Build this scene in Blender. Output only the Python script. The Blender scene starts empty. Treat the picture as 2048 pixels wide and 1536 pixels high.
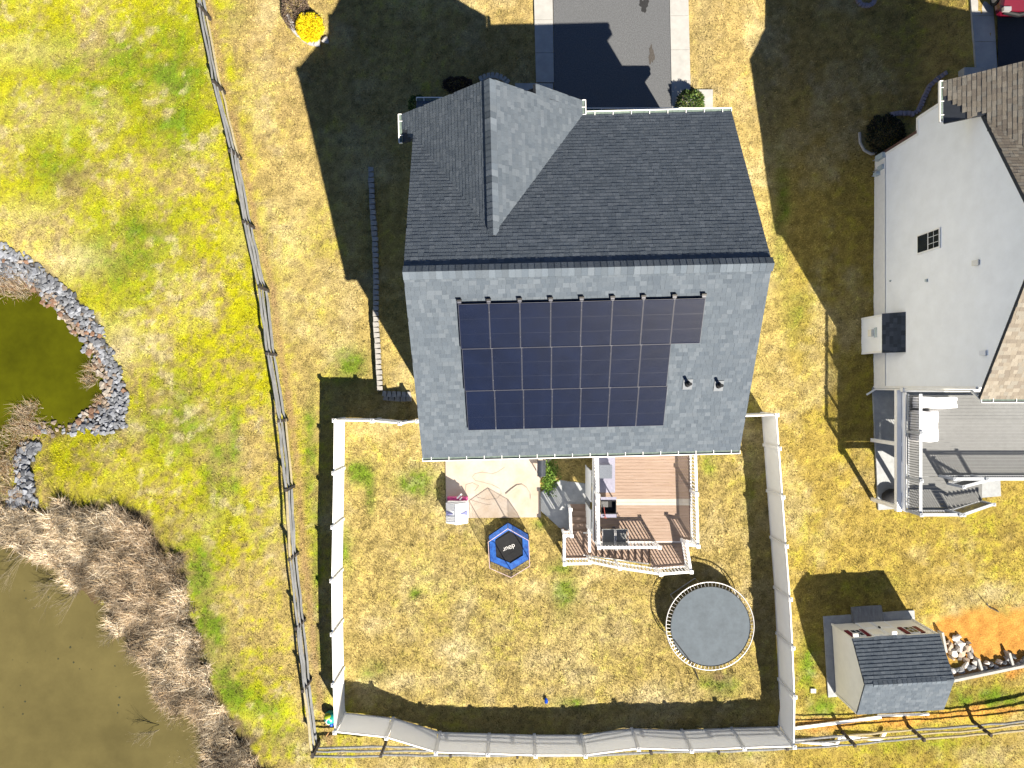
import bpy, math, random
import numpy as np
from mathutils import Vector, Matrix
random.seed(7); rng = np.random.default_rng(7)
S = bpy.context.scene
COL = S.collection
# ------------------------------------------------------------------ camera, sky, sun, exposure
CAMZ, FPX = 33.0, 1420.0          # drone height (m), focal length in pixels of a 2048-wide frame
cd = bpy.data.cameras.new('camera'); cam = bpy.data.objects.new('camera', cd); COL.objects.link(cam)
cam.location = (0, 0, CAMZ); cam.rotation_euler = (0, 0, 0)
cd.sensor_width = 36.0; cd.lens = 36.0*FPX/2048.0; cd.clip_start = 0.5; cd.clip_end = 6000
S.camera = cam
SUN = Vector((0.607, -1.02, 1.0)).normalized()
elev = math.asin(SUN.z); azim = math.atan2(SUN.x, SUN.y)
w = bpy.data.worlds.new('World'); S.world = w; w.use_nodes = True
nt = w.node_tree; bg = nt.nodes['Background']
sky = nt.nodes.new('ShaderNodeTexSky'); sky.sky_type = 'NISHITA'; sky.sun_disc = False
sky.sun_elevation = elev; sky.sun_rotation = azim
nt.links.new(sky.outputs[0], bg.inputs[0]); bg.inputs[1].default_value = 0.05; sky.air_density = 0.5; sky.ozone_density = 2.5; sky.dust_density = 0.1; sky.altitude = 60
sl = bpy.data.lights.new('sun', 'SUN'); so = bpy.data.objects.new('sun', sl); COL.objects.link(so)
sl.energy = 5.0; sl.angle = math.radians(0.5); sl.color = (1.0, 0.90, 0.74)
so.rotation_euler = SUN.to_track_quat('Z', 'Y').to_euler(); so.location = (20, -30, 40)
S.cycles.max_bounces = 5; S.cycles.diffuse_bounces = 2; S.cycles.glossy_bounces = 2; S.cycles.transparent_max_bounces = 8
S.view_settings.view_transform = 'Standard'; S.view_settings.look = 'None'
S.view_settings.exposure = 1.5; S.view_settings.gamma = 1.0

# ------------------------------------------------------------------ small helpers
def at(px, py, z=0.0):                      # a point of the photograph at a known height, in metres
    d = (CAMZ - z)/FPX
    return Vector(((px-1024)*d, (768-py)*d, z))
def ss(a, b, x):
    t = np.clip((x-a)/(b-a), 0, 1); return t*t*(3-2*t)
def hash2(ix, iy, s):
    h = (ix.astype(np.int64)*374761393 + iy.astype(np.int64)*668265263 + s*974711) & 0xffffffff
    h = ((h ^ (h >> 13))*1274126177) & 0xffffffff
    h = h ^ (h >> 16)
    return (h & 0xffff)/65535.0
def vnoise(x, y, s=0):
    ix = np.floor(x); iy = np.floor(y); fx = x-ix; fy = y-iy
    fx = fx*fx*(3-2*fx); fy = fy*fy*(3-2*fy)
    a = hash2(ix, iy, s); b = hash2(ix+1, iy, s); c = hash2(ix, iy+1, s); d = hash2(ix+1, iy+1, s)
    return (a*(1-fx)+b*fx)*(1-fy)+(c*(1-fx)+d*fx)*fy
def fbm(x, y, sc, s=0, o=4):
    v = 0; amp = .5; tot = 0
    for k in range(o):
        v = v+amp*vnoise(x/sc*2**k+17.3*k, y/sc*2**k-9.1*k, s+k); tot += amp; amp *= .55
    return v/tot
def poly_sd(P, x, y):                       # signed distance, negative inside
    P = np.array(P, float); n = len(P)
    d = np.full(x.shape, 1e9); ins = np.zeros(x.shape, bool)
    for i in range(n):
        ax, ay = P[i]; bx, by = P[(i+1) % n]
        ex, ey = bx-ax, by-ay; wx, wy = x-ax, y-ay
        t = np.clip((wx*ex+wy*ey)/(ex*ex+ey*ey+1e-9), 0, 1)
        d = np.minimum(d, (wx-t*ex)**2+(wy-t*ey)**2)
        c = ((ay <= y) & (by > y)) | ((by <= y) & (ay > y))
        xi = ax+(y-ay)/(ey if abs(ey) > 1e-9 else 1e-9)*ex
        ins ^= c & (x < xi)
    return np.where(ins, -1, 1)*np.sqrt(d)
def pts(L, z=0): return [tuple(at(a, b, z)[:2]) for a, b in L]

WHITE = {'white_vinyl', 'white_trim', 'white_siding', 'white_cover', 'white_print', 'aluminium', 'galvanised_steel', 'pale_pink_tube', 'cream_siding', 'meter_box'}
def mat(name, c, rough=.8, var=.12, scale=6, bump=0.0, bscale=40, metal=0, spec=.3, c2=None, attr=None, detail=6, stretch=None):
    kk = (1, 1, 1) if name in WHITE else ALB
    c = tuple(q*k_ for q, k_ in zip(c, kk)); c2 = tuple(q*k_ for q, k_ in zip(c2, kk)) if c2 else None
    m = bpy.data.materials.new(name); m.use_nodes = True; t = m.node_tree; N = t.nodes; L = t.links
    b = N['Principled BSDF']; b.inputs['Roughness'].default_value = rough; b.inputs['Metallic'].default_value = metal
    b.inputs['Specular IOR Level'].default_value = spec
    g = N.new('ShaderNodeNewGeometry'); pos = g.outputs['Position']
    if stretch:
        mp = N.new('ShaderNodeVectorMath'); mp.operation = 'MULTIPLY'; mp.inputs[1].default_value = stretch
        L.new(pos, mp.inputs[0]); pos = mp.outputs[0]
    n = N.new('ShaderNodeTexNoise'); n.inputs['Scale'].default_value = scale; n.inputs['Detail'].default_value = detail
    n.inputs['Roughness'].default_value = .65; L.new(pos, n.inputs['Vector'])
    r = N.new('ShaderNodeMapRange'); r.inputs['From Min'].default_value = .3; r.inputs['From Max'].default_value = .7
    L.new(n.outputs[0], r.inputs['Value'])
    if c2:
        mx = N.new('ShaderNodeMix'); mx.data_type = 'RGBA'; L.new(r.outputs[0], mx.inputs['Factor'])
        mx.inputs['A'].default_value = (*c, 1); mx.inputs['B'].default_value = (*c2, 1); L.new(mx.outputs['Result'], b.inputs['Base Color'])
    else:
        r.inputs['To Min'].default_value = 1-var; r.inputs['To Max'].default_value = 1+var
        mx = N.new('ShaderNodeMix'); mx.data_type = 'RGBA'; mx.blend_type = 'MULTIPLY'; mx.inputs['Factor'].default_value = 1
        if attr:
            a = N.new('ShaderNodeAttribute'); a.attribute_name = attr; sc = N.new('ShaderNodeVectorMath'); sc.operation = 'MULTIPLY'; sc.inputs[1].default_value = kk; L.new(a.outputs['Color'], sc.inputs[0]); L.new(sc.outputs[0], mx.inputs['A'])
        else: mx.inputs['A'].default_value = (*c, 1)
        L.new(r.outputs[0], mx.inputs['B']); L.new(mx.outputs['Result'], b.inputs['Base Color'])
    if bump:
        n2 = N.new('ShaderNodeTexNoise'); n2.inputs['Scale'].default_value = bscale; n2.inputs['Detail'].default_value = 5
        L.new(pos, n2.inputs['Vector'])
        bp = N.new('ShaderNodeBump'); bp.inputs['Strength'].default_value = bump; bp.inputs['Distance'].default_value = .03
        L.new(n2.outputs[0], bp.inputs['Height']); L.new(bp.outputs[0], b.inputs['Normal'])
    return m

M = {}
ALB = (.60, .65, .74)                      # overall reflectance of the coloured (not white) materials
M['grass'] = mat('lawn', (1, 1, 1), .95, .34, 16, 1.0, 22, spec=.05, attr='tint', detail=8)
M['blade'] = mat('grass_blade', (1, 1, 1), .9, .35, 11, spec=.05, attr='tint')
M['shingle'] = mat('grey_shingle', (1, 1, 1), .95, .16, 40, .35, 250, spec=.12, attr='tint')
M['roofdeck'] = mat('roof_underlay', (.05, .055, .065), .9)
M['white'] = mat('white_vinyl', (.90, .905, .91), .45, .03, 3, spec=.4)
M['trim'] = mat('white_trim', (.82, .83, .83), .5, .05, 4)
M['siding'] = mat('white_siding', (.86, .90, .95), .55, .05, 1.5)
M['gutterin'] = mat('gutter_trough', (.20, .25, .20), .7, .3, 10)
M['asphalt'] = mat('asphalt', (.165, .162, .157), .9, .35, 22, .6, 60)
M['asphalt_dark'] = mat('fresh_asphalt', (.05, .052, .06), .9, .25, 30, .5, 120)
M['concrete'] = mat('concrete', (.56, .52, .45), .85, .12, 2.5, .2, 80)
M['patio'] = mat('patio_concrete', (.55, .41, .28), .85, .1, 1.2, .15, 60, c2=(.66, .54, .43))
M['greyslab'] = mat('grey_concrete', (.50, .49, .46), .85, .15, 4, .2, 80)
M['block'] = mat('retaining_block', (.52, .47, .40), .9, .2, 8, .5, 60)
M['stone'] = mat('pale_stone', (.60, .56, .52), .9, .2, 8, .4, 40)
M['timber'] = mat('weathered_rail', (.30, .29, .27), .9, .3, 10, .5, 60, stretch=(1, .15, 1))
M['timber_new'] = mat('new_rail', (.52, .42, .24), .9, .2, 10, .4, 60)
M['post'] = mat('dark_fence_post', (.075, .06, .05), .9, .3, 10, .5, 60)
M['deckwood'] = mat('deck_board', (.38, .245, .165), .8, .2, 5, .3, 60, stretch=(.25, 3, 1), c2=(.50, .35, .255))
M['deckpale'] = mat('pale_deck_board', (.66, .56, .44), .8, .1, 5, .2, 60)
M['deckbrown'] = mat('stair_tread', (.22, .12, .075), .8, .2, 5, .3, 60, c2=(.32, .19, .12))
M['deckgrey'] = mat('grey_composite_board', (.235, .225, .205), .75, .08, 5, .1, 60)
M['panelglass'] = mat('solar_glass', (.003, .0075, .027), .35, .25, 1.3, spec=.0)
M['busbar'] = mat('cell_line', (.018, .027, .055), .4, .05, 3)
M['alu'] = mat('aluminium', (.55, .55, .57), .35, .05, 5, metal=.6)
M['frame'] = mat('panel_frame', (.10, .10, .12), .45, .05, 5)
M['black'] = mat('black_plastic', (.012, .012, .014), .5, .2, 6)
M['rubber'] = mat('black_rubber', (.02, .02, .022), .7, .2, 6)
M['charcoal'] = mat('charcoal_metal', (.06, .065, .075), .5, .2, 6)
M['mesh_mat'] = mat('trampoline_mat', (.135, .158, .172), .75, .14, 3, .1, 200)
M['steel'] = mat('galvanised_steel', (.55, .55, .56), .4, .08, 8, metal=.5)
M['blue'] = mat('blue_pad', (.015, .07, .34), .5, .3, 5, .3, 20, c2=(.05, .24, .75))
M['navy'] = mat('navy_pad', (.02, .05, .22), .5, .3, 9)
M['pinkish'] = mat('pale_pink_tube', (.55, .42, .44), .5, .06, 5)
M['pink'] = mat('pink_plastic', (.75, .10, .28), .4, .06, 5)
M['lilac'] = mat('lilac_plastic', (.28, .28, .48), .5, .06, 5)
M['mauve'] = mat('mauve_cloth', (.40, .37, .43), .9, .1, 10, .2, 60)
M['greycloth'] = mat('grey_cloth', (.20, .21, .23), .9, .2, 20, .3, 90)
M['tan_sling'] = mat('taupe_sling', (.27, .26, .235), .8, .08, 14, .2, 90)
M['red'] = mat('maroon_paint', (.20, .015, .03), .5, .1, 6)
M['cream'] = mat('cream_siding', (.80, .78, .70), .7, .05, 2)
M['glass'] = mat('window_glass', (.02, .03, .04), .08, .2, 2, spec=.6)
M['carpaint'] = mat('dark_red_car_paint', (.16, .006, .02), .2, .05, 2, spec=.6)
M['teal'] = mat('teal_plastic', (.02, .40, .30), .35, .1, 6)
M['lime'] = mat('lime_plastic', (.45, .55, .03), .35, .1, 6)
M['ballblue'] = mat('blue_plastic', (.01, .08, .55), .3, .1, 6)
M['soil'] = mat('orange_clay', (.52, .25, .085), .95, .25, 6, .6, 30, c2=(.62, .36, .15))
M['mulch'] = mat('dark_mulch', (.06, .04, .03), .95, .4, 14, .7, 60)
M['rock'] = mat('grey_riprap', (.20, .205, .215), .85, .35, 6, .5, 30)
M['whiterock'] = mat('pale_rock', (.58, .52, .45), .9, .25, 6, .5, 30)
M['water'] = mat('green_pond_water', (.088, .088, .002), .10, .30, .5, .10, 3, spec=.25)
M['water2'] = mat('khaki_pond_water', (.155, .122, .042), .10, .22, .35, .10, 3, spec=.25)
M['reed'] = mat('dry_reed', (1, 1, 1), .9, .1, 6, attr='tint')
M['leaf'] = mat('leaf', (1, 1, 1), .7, .1, 6, attr='tint')
M['twig'] = mat('bare_twig', (.33, .26, .15), .9, .2, 8)
M['hose'] = mat('garden_hose', (.55, .44, .33), .6, .2, 8)
M['lettering'] = mat('white_print', (.8, .8, .8), .6, .02, 5)
M['cover'] = mat('white_cover', (.72, .72, .76), .6, .05, 3, .25, 3)
M['railgrey'] = mat('grey_rail_cap', (.62, .61, .59), .6, .05, 4)
M['flash'] = mat('vent_flashing', (.20, .21, .22), .6, .1, 6)
M['bluegrey'] = mat('meter_box', (.42, .50, .54), .5, .1, 6)
net = bpy.data.materials.new('black_net'); net.use_nodes = True
def _net():
    t = net.node_tree; N = t.nodes; L = t.links; b = N['Principled BSDF']; b.inputs['Base Color'].default_value = (.015, .015, .018, 1)
    b.inputs['Alpha'].default_value = .27
_net(); M['net'] = net

def _vinyl():
    m = mat('white_vinyl', (.90, .905, .91), .45, .03, 3, spec=.4); m.name = 'translucent_vinyl'; t = m.node_tree; N = t.nodes
    tr = N.new('ShaderNodeBsdfTranslucent'); tr.inputs[0].default_value = (.9, .92, .95, 1); mx = N.new('ShaderNodeMixShader'); mx.inputs[0].default_value = .30
    t.links.new(N['Principled BSDF'].outputs[0], mx.inputs[1]); t.links.new(tr.outputs[0], mx.inputs[2]); t.links.new(mx.outputs[0], N['Material Output'].inputs[0]); return m
M['vinyl'] = _vinyl()
class MB:
    def __init__(s): s.v = []; s.f = []; s.c = []
    def add(s, vs, fs, c=None):
        o = len(s.v); s.v += [tuple(p) for p in vs]; s.f += [tuple(i+o for i in f) for f in fs]
        s.c += [c or (1, 1, 1)]*len(vs); return s
    def hexa(s, b, t, c=None):                    # 4 bottom points (ccw seen from above), 4 top points
        return s.add(list(b)+list(t), [(3, 2, 1, 0), (4, 5, 6, 7), (0, 1, 5, 4), (1, 2, 6, 5), (2, 3, 7, 6), (3, 0, 4, 7)], c)
    def box(s, x0, x1, y0, y1, z0, z1, c=None):
        return s.hexa([(x0, y0, z0), (x1, y0, z0), (x1, y1, z0), (x0, y1, z0)], [(x0, y0, z1), (x1, y0, z1), (x1, y1, z1), (x0, y1, z1)], c)
    def beam(s, p, q, wd, ht, c=None, up=(0, 0, 1)):      # box bar from p to q, width across, height along up
        p = Vector(p); q = Vector(q); d = (q-p).normalized(); u = Vector(up)
        if abs(d.dot(u)) > .98: u = Vector((0, 1, 0))
        a = d.cross(u).normalized()*wd/2; b = a.cross(d).normalized()*ht/2
        return s.hexa([p-a-b, p+a-b, q+a-b, q-a-b], [p-a+b, p+a+b, q+a+b, q-a+b], c)
    def tube(s, P, r, n=6, c=None, closed=False):
        P = [Vector(p) for p in P]; m = len(P); R = r if isinstance(r, (list, tuple)) else [r]*m
        vs = []; 
        for i, p in enumerate(P):
            d = (P[(i+1) % m]-P[i-1]) if closed else (P[min(i+1, m-1)]-P[max(i-1, 0)])
            d.normalize(); u = Vector((0, 0, 1)) if abs(d.z) < .9 else Vector((1, 0, 0))
            a = d.cross(u).normalized(); b = a.cross(d).normalized()
            for k in range(n):
                t = 2*math.pi*k/n; vs.append(p+(a*math.cos(t)+b*math.sin(t))*R[i])
        fs = []
        for i in range(m if closed else m-1):
            for k in range(n):
                j = (i+1) % m; fs.append((i*n+k, i*n+(k+1) % n, j*n+(k+1) % n, j*n+k))
        if not closed: fs += [tuple(range(n))[::-1], tuple((m-1)*n+k for k in range(n))]
        return s.add(vs, fs, c)
    def disc(s, c0, r, n=32, z=None, th=.01, c=None):
        cx, cy, cz = c0
        b = [(cx+r*math.cos(2*math.pi*k/n), cy+r*math.sin(2*math.pi*k/n), cz-th) for k in range(n)]
        t = [(x, y, cz) for x, y, _ in b]
        return s.add(b+t, [tuple(range(n))[::-1], tuple(range(n, 2*n))]+[(k, (k+1) % n, n+(k+1) % n, n+k) for k in range(n)], c)
    def prism(s, P, z0, z1, c=None):               # vertical prism over a plan polygon (ccw)
        n = len(P)
        return s.add([(x, y, z0) for x, y in P]+[(x, y, z1) for x, y in P],
                     [tuple(range(n))[::-1], tuple(range(n, 2*n))]+[(k, (k+1) % n, n+(k+1) % n, n+k) for k in range(n)], c)
    def build(s, name, m, parent=None, root=None, tint=False, smooth=False):
        me = bpy.data.meshes.new(name)
        off = Vector(root.location) if root else Vector((0, 0, 0))
        me.from_pydata([(x-off.x, y-off.y, z-off.z) for x, y, z in s.v], [], s.f)
        me.materials.append(M[m] if isinstance(m, str) else m)
        if tint:
            a = me.attributes.new('tint', 'FLOAT_COLOR', 'POINT')
            a.data.foreach_set('color', np.array([(*c, 1) for c in s.c], 'f').ravel())
        if smooth: me.polygons.foreach_set('use_smooth', [True]*len(me.polygons))
        o = bpy.data.objects.new(name, me); COL.objects.link(o)
        if parent: o.parent = parent
        return o
def tag(o, label, cat, group=None, kind=None):
    o['label'] = label; o['category'] = cat
    if group: o['group'] = group
    if kind: o['kind'] = kind
    return o
def struct(o): o['kind'] = 'structure'; return o
def thing(name, loc, label, cat, group=None):
    o = bpy.data.objects.new(name, None); COL.objects.link(o); o.location = loc; o.empty_display_size = .3
    return tag(o, label, cat, group)
def inst(name, me, loc, parent, root, rot=None):
    o = bpy.data.objects.new(name, me); COL.objects.link(o); o.parent = parent
    o.location = Vector(loc)-Vector(root.location)
    if rot: o.rotation_euler = rot
    return o
def mesh_only(mb, name, m, tint=False):
    o = mb.build(name, m, tint=tint); me = o.data; bpy.data.objects.remove(o); return me
def big_mesh(name, V, F, C, m):                   # numpy arrays, triangles
    me = bpy.data.meshes.new(name); n = len(F)
    me.vertices.add(len(V)); me.vertices.foreach_set('co', V.astype('f').ravel())
    me.loops.add(n*3); me.loops.foreach_set('vertex_index', F.astype('i').ravel())
    me.polygons.add(n); me.polygons.foreach_set('loop_start', np.arange(0, n*3, 3, dtype='i'))
    me.update(calc_edges=True)
    a = me.attributes.new('tint', 'FLOAT_COLOR', 'POINT')
    a.data.foreach_set('color', np.c_[C, np.ones(len(C))].astype('f').ravel())
    me.materials.append(M[m] if isinstance(m, str) else m)
    o = bpy.data.objects.new(name, me); COL.objects.link(o); return o

# ------------------------------------------------------------------ terrain
WL = -0.55
POND_A = pts([(-400, 500), (-40, 580), (0, 588), (60, 590), (100, 612), (130, 650), (160, 682), (182, 722), (204, 770), (200, 798), (172, 812), (150, 833), (100, 850), (60, 848), (30, 868), (0, 888), (-400, 1000)], WL)
POND_B = pts([(-400, 1085), (0, 1088), (60, 1102), (75, 1122), (110, 1150), (160, 1192), (215, 1230), (250, 1275), (288, 1310), (308, 1350), (316, 1400), (328, 1440), (338, 1480), (345, 1560), (350, 1900), (-400, 1900)], WL)
BRUSH = pts([(-200, 985), (0, 1003), (75, 1018), (190, 1012), (290, 1035), (335, 1088), (372, 1150), (395, 1250), (400, 1300), (430, 1370), (462, 1430), (490, 1480), (550, 1560), (600, 1700), (340, 1700), (338, 1480), (316, 1400), (308, 1350), (250, 1275), (160, 1192), (75, 1122), (0, 1088), (-200, 1085)], -.3)
ROCKBAND = pts([(-60, 470), (0, 488), (62, 520), (130, 578), (192, 640), (228, 720), (258, 800), (252, 852), (210, 868), (150, 850), (172, 822), (204, 800), (204, 770), (182, 722), (160, 682), (130, 650), (100, 612), (60, 575), (0, 560), (-60, 550)], -.35)
ROCKB2 = pts([(38, 885), (72, 893), (60, 940), (78, 1000), (80, 1015), (20, 1010), (40, 960), (30, 920)], -.3)
TERR = pts([(741, 320), (752, 540), (752, 640), (757, 690), (764, 788), (900, 790), (900, 320)], .3)
def ground_z(x, y, rough=True):
    x = np.asarray(x, float); y = np.asarray(y, float)
    A = .25+1.25*ss(-9.5, -1.5, x)-1.3*ss(8.8, 12.5, x)+1.1*ss(18.5, 21.0, x)
    z = A*ss(5.0, 12.5, y)
    z = z-.45*ss(-14.8, -16.3, y)
    for P in (POND_A, POND_B):
        d = poly_sd(P, x, y)
        z = z-.55*(1-ss(-.1, 3.2, d))-.7*ss(0, 1.0, -d)
    t = poly_sd(TERR, x, y)
    z = np.where(t < 0, np.maximum(z+.12, .38+.0*z), z)
    if rough:
        lawn = ss(-.5, .5, np.maximum(np.abs(x-3)-0, 0))
        z = z+(fbm(x, y, .4, 3, 3)-.5)*(.075+.06*((x > -7.5) & (x < 12) & (y < -3)))-.02
    return z
def gz(x, y): return float(ground_z(np.array([x]), np.array([y]), False)[0])
def atg(px, py, h=0.0):                           # photo point lying h above the terrain
    z = 0
    for _ in range(4):
        p = at(px, py, z+h); z = gz(p.x, p.y)
    return at(px, py, z+h)

# lawn colours by place (linear)
STRAW = np.array((.53, .385, .125)); PALE = np.array((.68, .54, .28)); YG = np.array((.47, .425, .008)); GREEN = np.array((.15, .23, .015))
GOLD = np.array((.48, .335, .075)); BROWN = np.array((.27, .18, .085)); CLAY = np.array((.64, .29, .06))
def blob(x, y, px, py, rx, ry=None):
    c = at(px, py); s = CAMZ/FPX; ry = ry or rx
    return np.exp(-(((x-c.x)/(rx*s))**2+((y-c.y)/(ry*s))**2))
GREENS = [(700, 730, 35, 30, .9), (715, 945, 25, 22, 1), (830, 960, 40, 25, .7), (860, 990, 40, 20, .5), (1130, 1190, 22, 35, .8), (830, 1187, 10, 10, 1), (745, 1340, 25, 20, .8),
          (1440, 1370, 40, 22, .8), (1140, 1405, 30, 12, .8), (1120, 1130, 25, 14, .8), (690, 1100, 15, 60, .5), (1420, 930, 14, 30, .5), (740, 990, 10, 40, .6), (1100, 980, 12, 30, .3),
          (1500, 1000, 12, 90, .3), (350, 830, 60, 90, .6), (430, 930, 30, 110, .5), (470, 880, 12, 120, .5), (390, 1130, 40, 60, .8), (420, 1270, 30, 70, .9), (460, 1380, 30, 60, .9), (200, 150, 110, 90, .5), (350, 190, 70, 140, .7), (280, 470, 90, 60, .6),
          (130, 330, 90, 60, .5), (250, 560, 80, 60, .4), (1620, 1330, 25, 60, .5), (1650, 1420, 40, 25, .8), (1960, 1400, 90, 25, .8), (620, 900, 12, 120, .7), (632, 1150, 8, 150, .5), (640, 1340, 12, 60, .5), (1780, 1170, 60, 20, .2), (1560, 420, 18, 120, .5), (1600, 620, 30, 70, .4), (1080, 1050, 12, 10, .5),
          (570, 1490, 60, 30, .4), (530, 1420, 40, 40, .5), (230, 1015, 30, 12, .4), (480, 40, 30, 30, .3), (1000, 950, 5, 5, .1), (1400, 1520, 160, 12, .3), (1850, 1500, 120, 20, .25)]
PALES = [(905, 1300, 35, 22, .9), (920, 1250, 16, 40, .7), (810, 1365, 45, 22, .8), (940, 1200, 18, 30, .6), (1060, 1180, 25, 25, .4), (150, 520, 90, 40, .8), (60, 440, 80, 40, .5), (240, 690, 50, 60, .8), (70, 110, 110, 30, .5), (100, 230, 70, 40, .5),
         (700, 380, 40, 120, .3), (1180, 1260, 120, 50, .3), (1960, 1190, 80, 20, .5), (240, 850, 40, 20, .7), (1110, 1330, 80, 40, .3), (590, 470, 40, 130, .3), (860, 1160, 60, 40, .4), (1300, 1390, 60, 20, .4), (1390, 80, 20, 160, .3)]
BROWNS = [(150, 360, 30, 18, .5), (140, 385, 25, 25, .4), (1437, 1355, 15, 12, 1), (320, 465, 12, 10, .6), (200, 985, 80, 18, .4), (330, 1060, 60, 30, .5), (1230, 1260, 50, 25, .25), (1010, 1148, 25, 8, .5), (575, 860, 8, 60, .5), (1740, 660, 20, 25, .6), (545, 640, 6, 120, .5), (480, 300, 6, 140, .5), (600, 1200, 6, 120, .5)]
def lawn_color(x, y):
    s = FPX/CAMZ; px = 1024+x*s; py = 768-y*s
    n1 = fbm(x, y, 3.2, 11); n2 = fbm(x, y, .8, 21); n3 = fbm(x, y, .22, 31, 3); n4 = fbm(x, y, 1.6, 41)
    sep = 560+((py-768)*.18)                        # line of the split rail fence
    west = ss(-60, 40, sep-px)
    mid = (1-west)*ss(20, -10, px-690)
    east = ss(1530, 1600, px)
    G = .72*west*(1-.38*ss(600, 1000, py))+.26*mid+.14*(1-west)*(1-mid)*(1-east)+.18*east
    G = np.where(py < 600, G*.9, G)
    amp = .45+.55*west; g = ss(.10, .90, G+((n1-.5)*1.5+(n2-.5)*.8+(n3-.5)*1.3)*amp)
    n6 = fbm(x, y, .42, 51, 4); n7 = fbm(x, y, .30, 57, 3)
    gg = np.zeros_like(x); pp = np.zeros_like(x); bb = np.zeros_like(x)
    for a, b, rx, ry, k in GREENS: gg = gg+k*blob(x, y, a, b, rx, ry)
    for a, b, rx, ry, k in PALES: pp = pp+k*blob(x, y, a, b, rx, ry)
    for a, b, rx, ry, k in BROWNS: bb = bb+k*blob(x, y, a, b, rx, ry)
    base = STRAW[None]*(1-east[:, None])+GOLD[None]*east[:, None]
    top = ss(420, 200, py)*(1-west); base = base*(1-.5*top[:, None])+np.array((.49, .335, .13))[None]*.5*top[:, None]
    c = base
    p = np.clip((n4-.52)*4, 0, 1)*(.55-.2*west)+np.clip(pp*(.4+n2*1.3), 0, 1); p = np.clip(p, 0, 1)[:, None]
    yg = YG[None]*np.ones((len(x), 1))
    c = c*(1-g[:, None])+yg*g[:, None]
    c = c*(1-p*.75)+PALE[None]*p*.75
    k = np.clip(gg*(n2*3.0-.4)*(.4+1.3*n3), 0, 1)[:, None]*.95
    c = c*(1-k)+GREEN[None]*k
    q = (ss(.58, .68, n6)*ss(.35, .6, n4)*(.2+.35*west))[:, None]; c = c*(1-q)+np.array((.64, .50, .29))[None]*q
    q = (ss(.58, .70, n7)*.28)[:, None]; c = c*(1-q)+np.array((.25, .20, .045))[None]*q
    sp = np.clip((n3-.60)*5, 0, 1)*np.clip((n1-.35)*3, 0, 1)*(.35+.5*west); sp = sp[:, None]
    c = c*(1-sp*.5)+GREEN[None]*sp*.5
    b = np.clip(bb*(.3+n2*1.4), 0, .95)[:, None]
    c = c*(1-b)+BROWN[None]*b
    # inside the vinyl-fenced yard the turf is coarser and more mottled
    c = c*(0.52+.96*n3)[:, None]*(0.88+.24*n2)[:, None]
    FL = np.array([(366, -140), (400, 18), (430, 168), (463, 305), (490, 448), (522, 578), (540, 708), (562, 843), (576, 975), (585, 1110), (600, 1245), (614, 1368), (632, 1490)], float)
    fx = np.interp(py, FL[:, 1], FL[:, 0])+22; k = (np.exp(-((px-fx)/9)**2)*(.35+.9*n2)*(py < 1500))[:, None]; k = np.clip(k, 0, .8); c = c*(1-k)+np.array((.43, .27, .12))[None]*k
    # bare ground under brush and around the riprap
    d = poly_sd(BRUSH, x, y); k = ss(.35, -.45, d+(n2-.5)*2.2)[:, None]; c = c*(1-k)+np.array((.17, .12, .065))[None]*k
    d = np.minimum(poly_sd(ROCKBAND, x, y), poly_sd(ROCKB2, x, y)); k = ss(.15, -.15, d+(n2-.5)*.5)[:, None]; c = c*(1-k)+np.array((.07, .06, .055))[None]*k
    d = np.minimum(poly_sd(POND_A, x, y), poly_sd(POND_B, x, y)); k = ss(.9, .1, d+(n2-.5)*.8)[:, None]; c = c*(1-k)+np.array((.13, .085, .045))[None]*k
    # orange clay by the shed and along the rear rail fence
    s1 = np.array(pts([(1850, 1240), (1920, 1225), (2048, 1218), (2300, 1205), (2300, 1330), (1960, 1335), (1890, 1330)]))
    d = poly_sd(s1, x, y); k = ss(.3, -.4, d+(n2-.5)*1.8)[:, None]; c = c*(1-k)+CLAY[None]*k*(0.55+.9*n3)[:, None]
    ln = np.array(pts([(1592, 1448), (1700, 1446), (1850, 1433), (2048, 1410), (2300, 1380), (2300, 1400), (2048, 1425), (1850, 1450), (1700, 1462), (1592, 1466)]))
    d = poly_sd(ln, x, y); k = ss(.3, -.2, d+(n2-.5)*.9)[:, None]*.8; c = c*(1-k)+CLAY[None]*k*(0.55+.9*n3)[:, None]
    return np.clip(c, .01, .9)

def make_ground():
    xs = np.r_[[-3000, -800, -250, -90, -45, -32], np.arange(-27, 27.01, .13), [32, 45, 90, 250, 800, 3000]]
    ys = np.r_[[-3000, -800, -250, -90, -45, -28], np.arange(-21, 21.01, .13), [28, 45, 90, 250, 800, 3000]]
    X, Y = np.meshgrid(xs, ys); x = X.ravel(); y = Y.ravel()
    z = ground_z(x, y)
    V = np.c_[x, y, z]; C = lawn_color(x, y)
    nx, ny = len(xs), len(ys); i = (np.arange(ny-1)[:, None]*nx+np.arange(nx-1)[None]).ravel()
    F = np.r_[np.c_[i, i+1, i+nx+1], np.c_[i, i+nx+1, i+nx]]
    o = big_mesh('ground', V, F, C, 'grass'); struct(o)
    o.data.polygons.foreach_set('use_smooth', [True]*len(o.data.polygons))
make_ground()
for nm, P, m in (('pond_water', POND_A, 'water'), ('pond_water', POND_B, 'water2')):
    mb = MB(); xs = [p[0] for p in P]; ys = [p[1] for p in P]
    x0, x1, y0, y1 = -40, max(xs)+1.2, max(min(ys)-1.0, -30), max(ys)+1.0
    if m == 'water': y0 = at(0, 985, WL).y
    else: y1 = at(0, 1020, WL).y
    mb.add([(x0, y0, WL), (x1, y0, WL), (x1, y1, WL), (x0, y1, WL)], [(0, 1, 2, 3)])
    struct(mb.build(nm, m))

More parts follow.
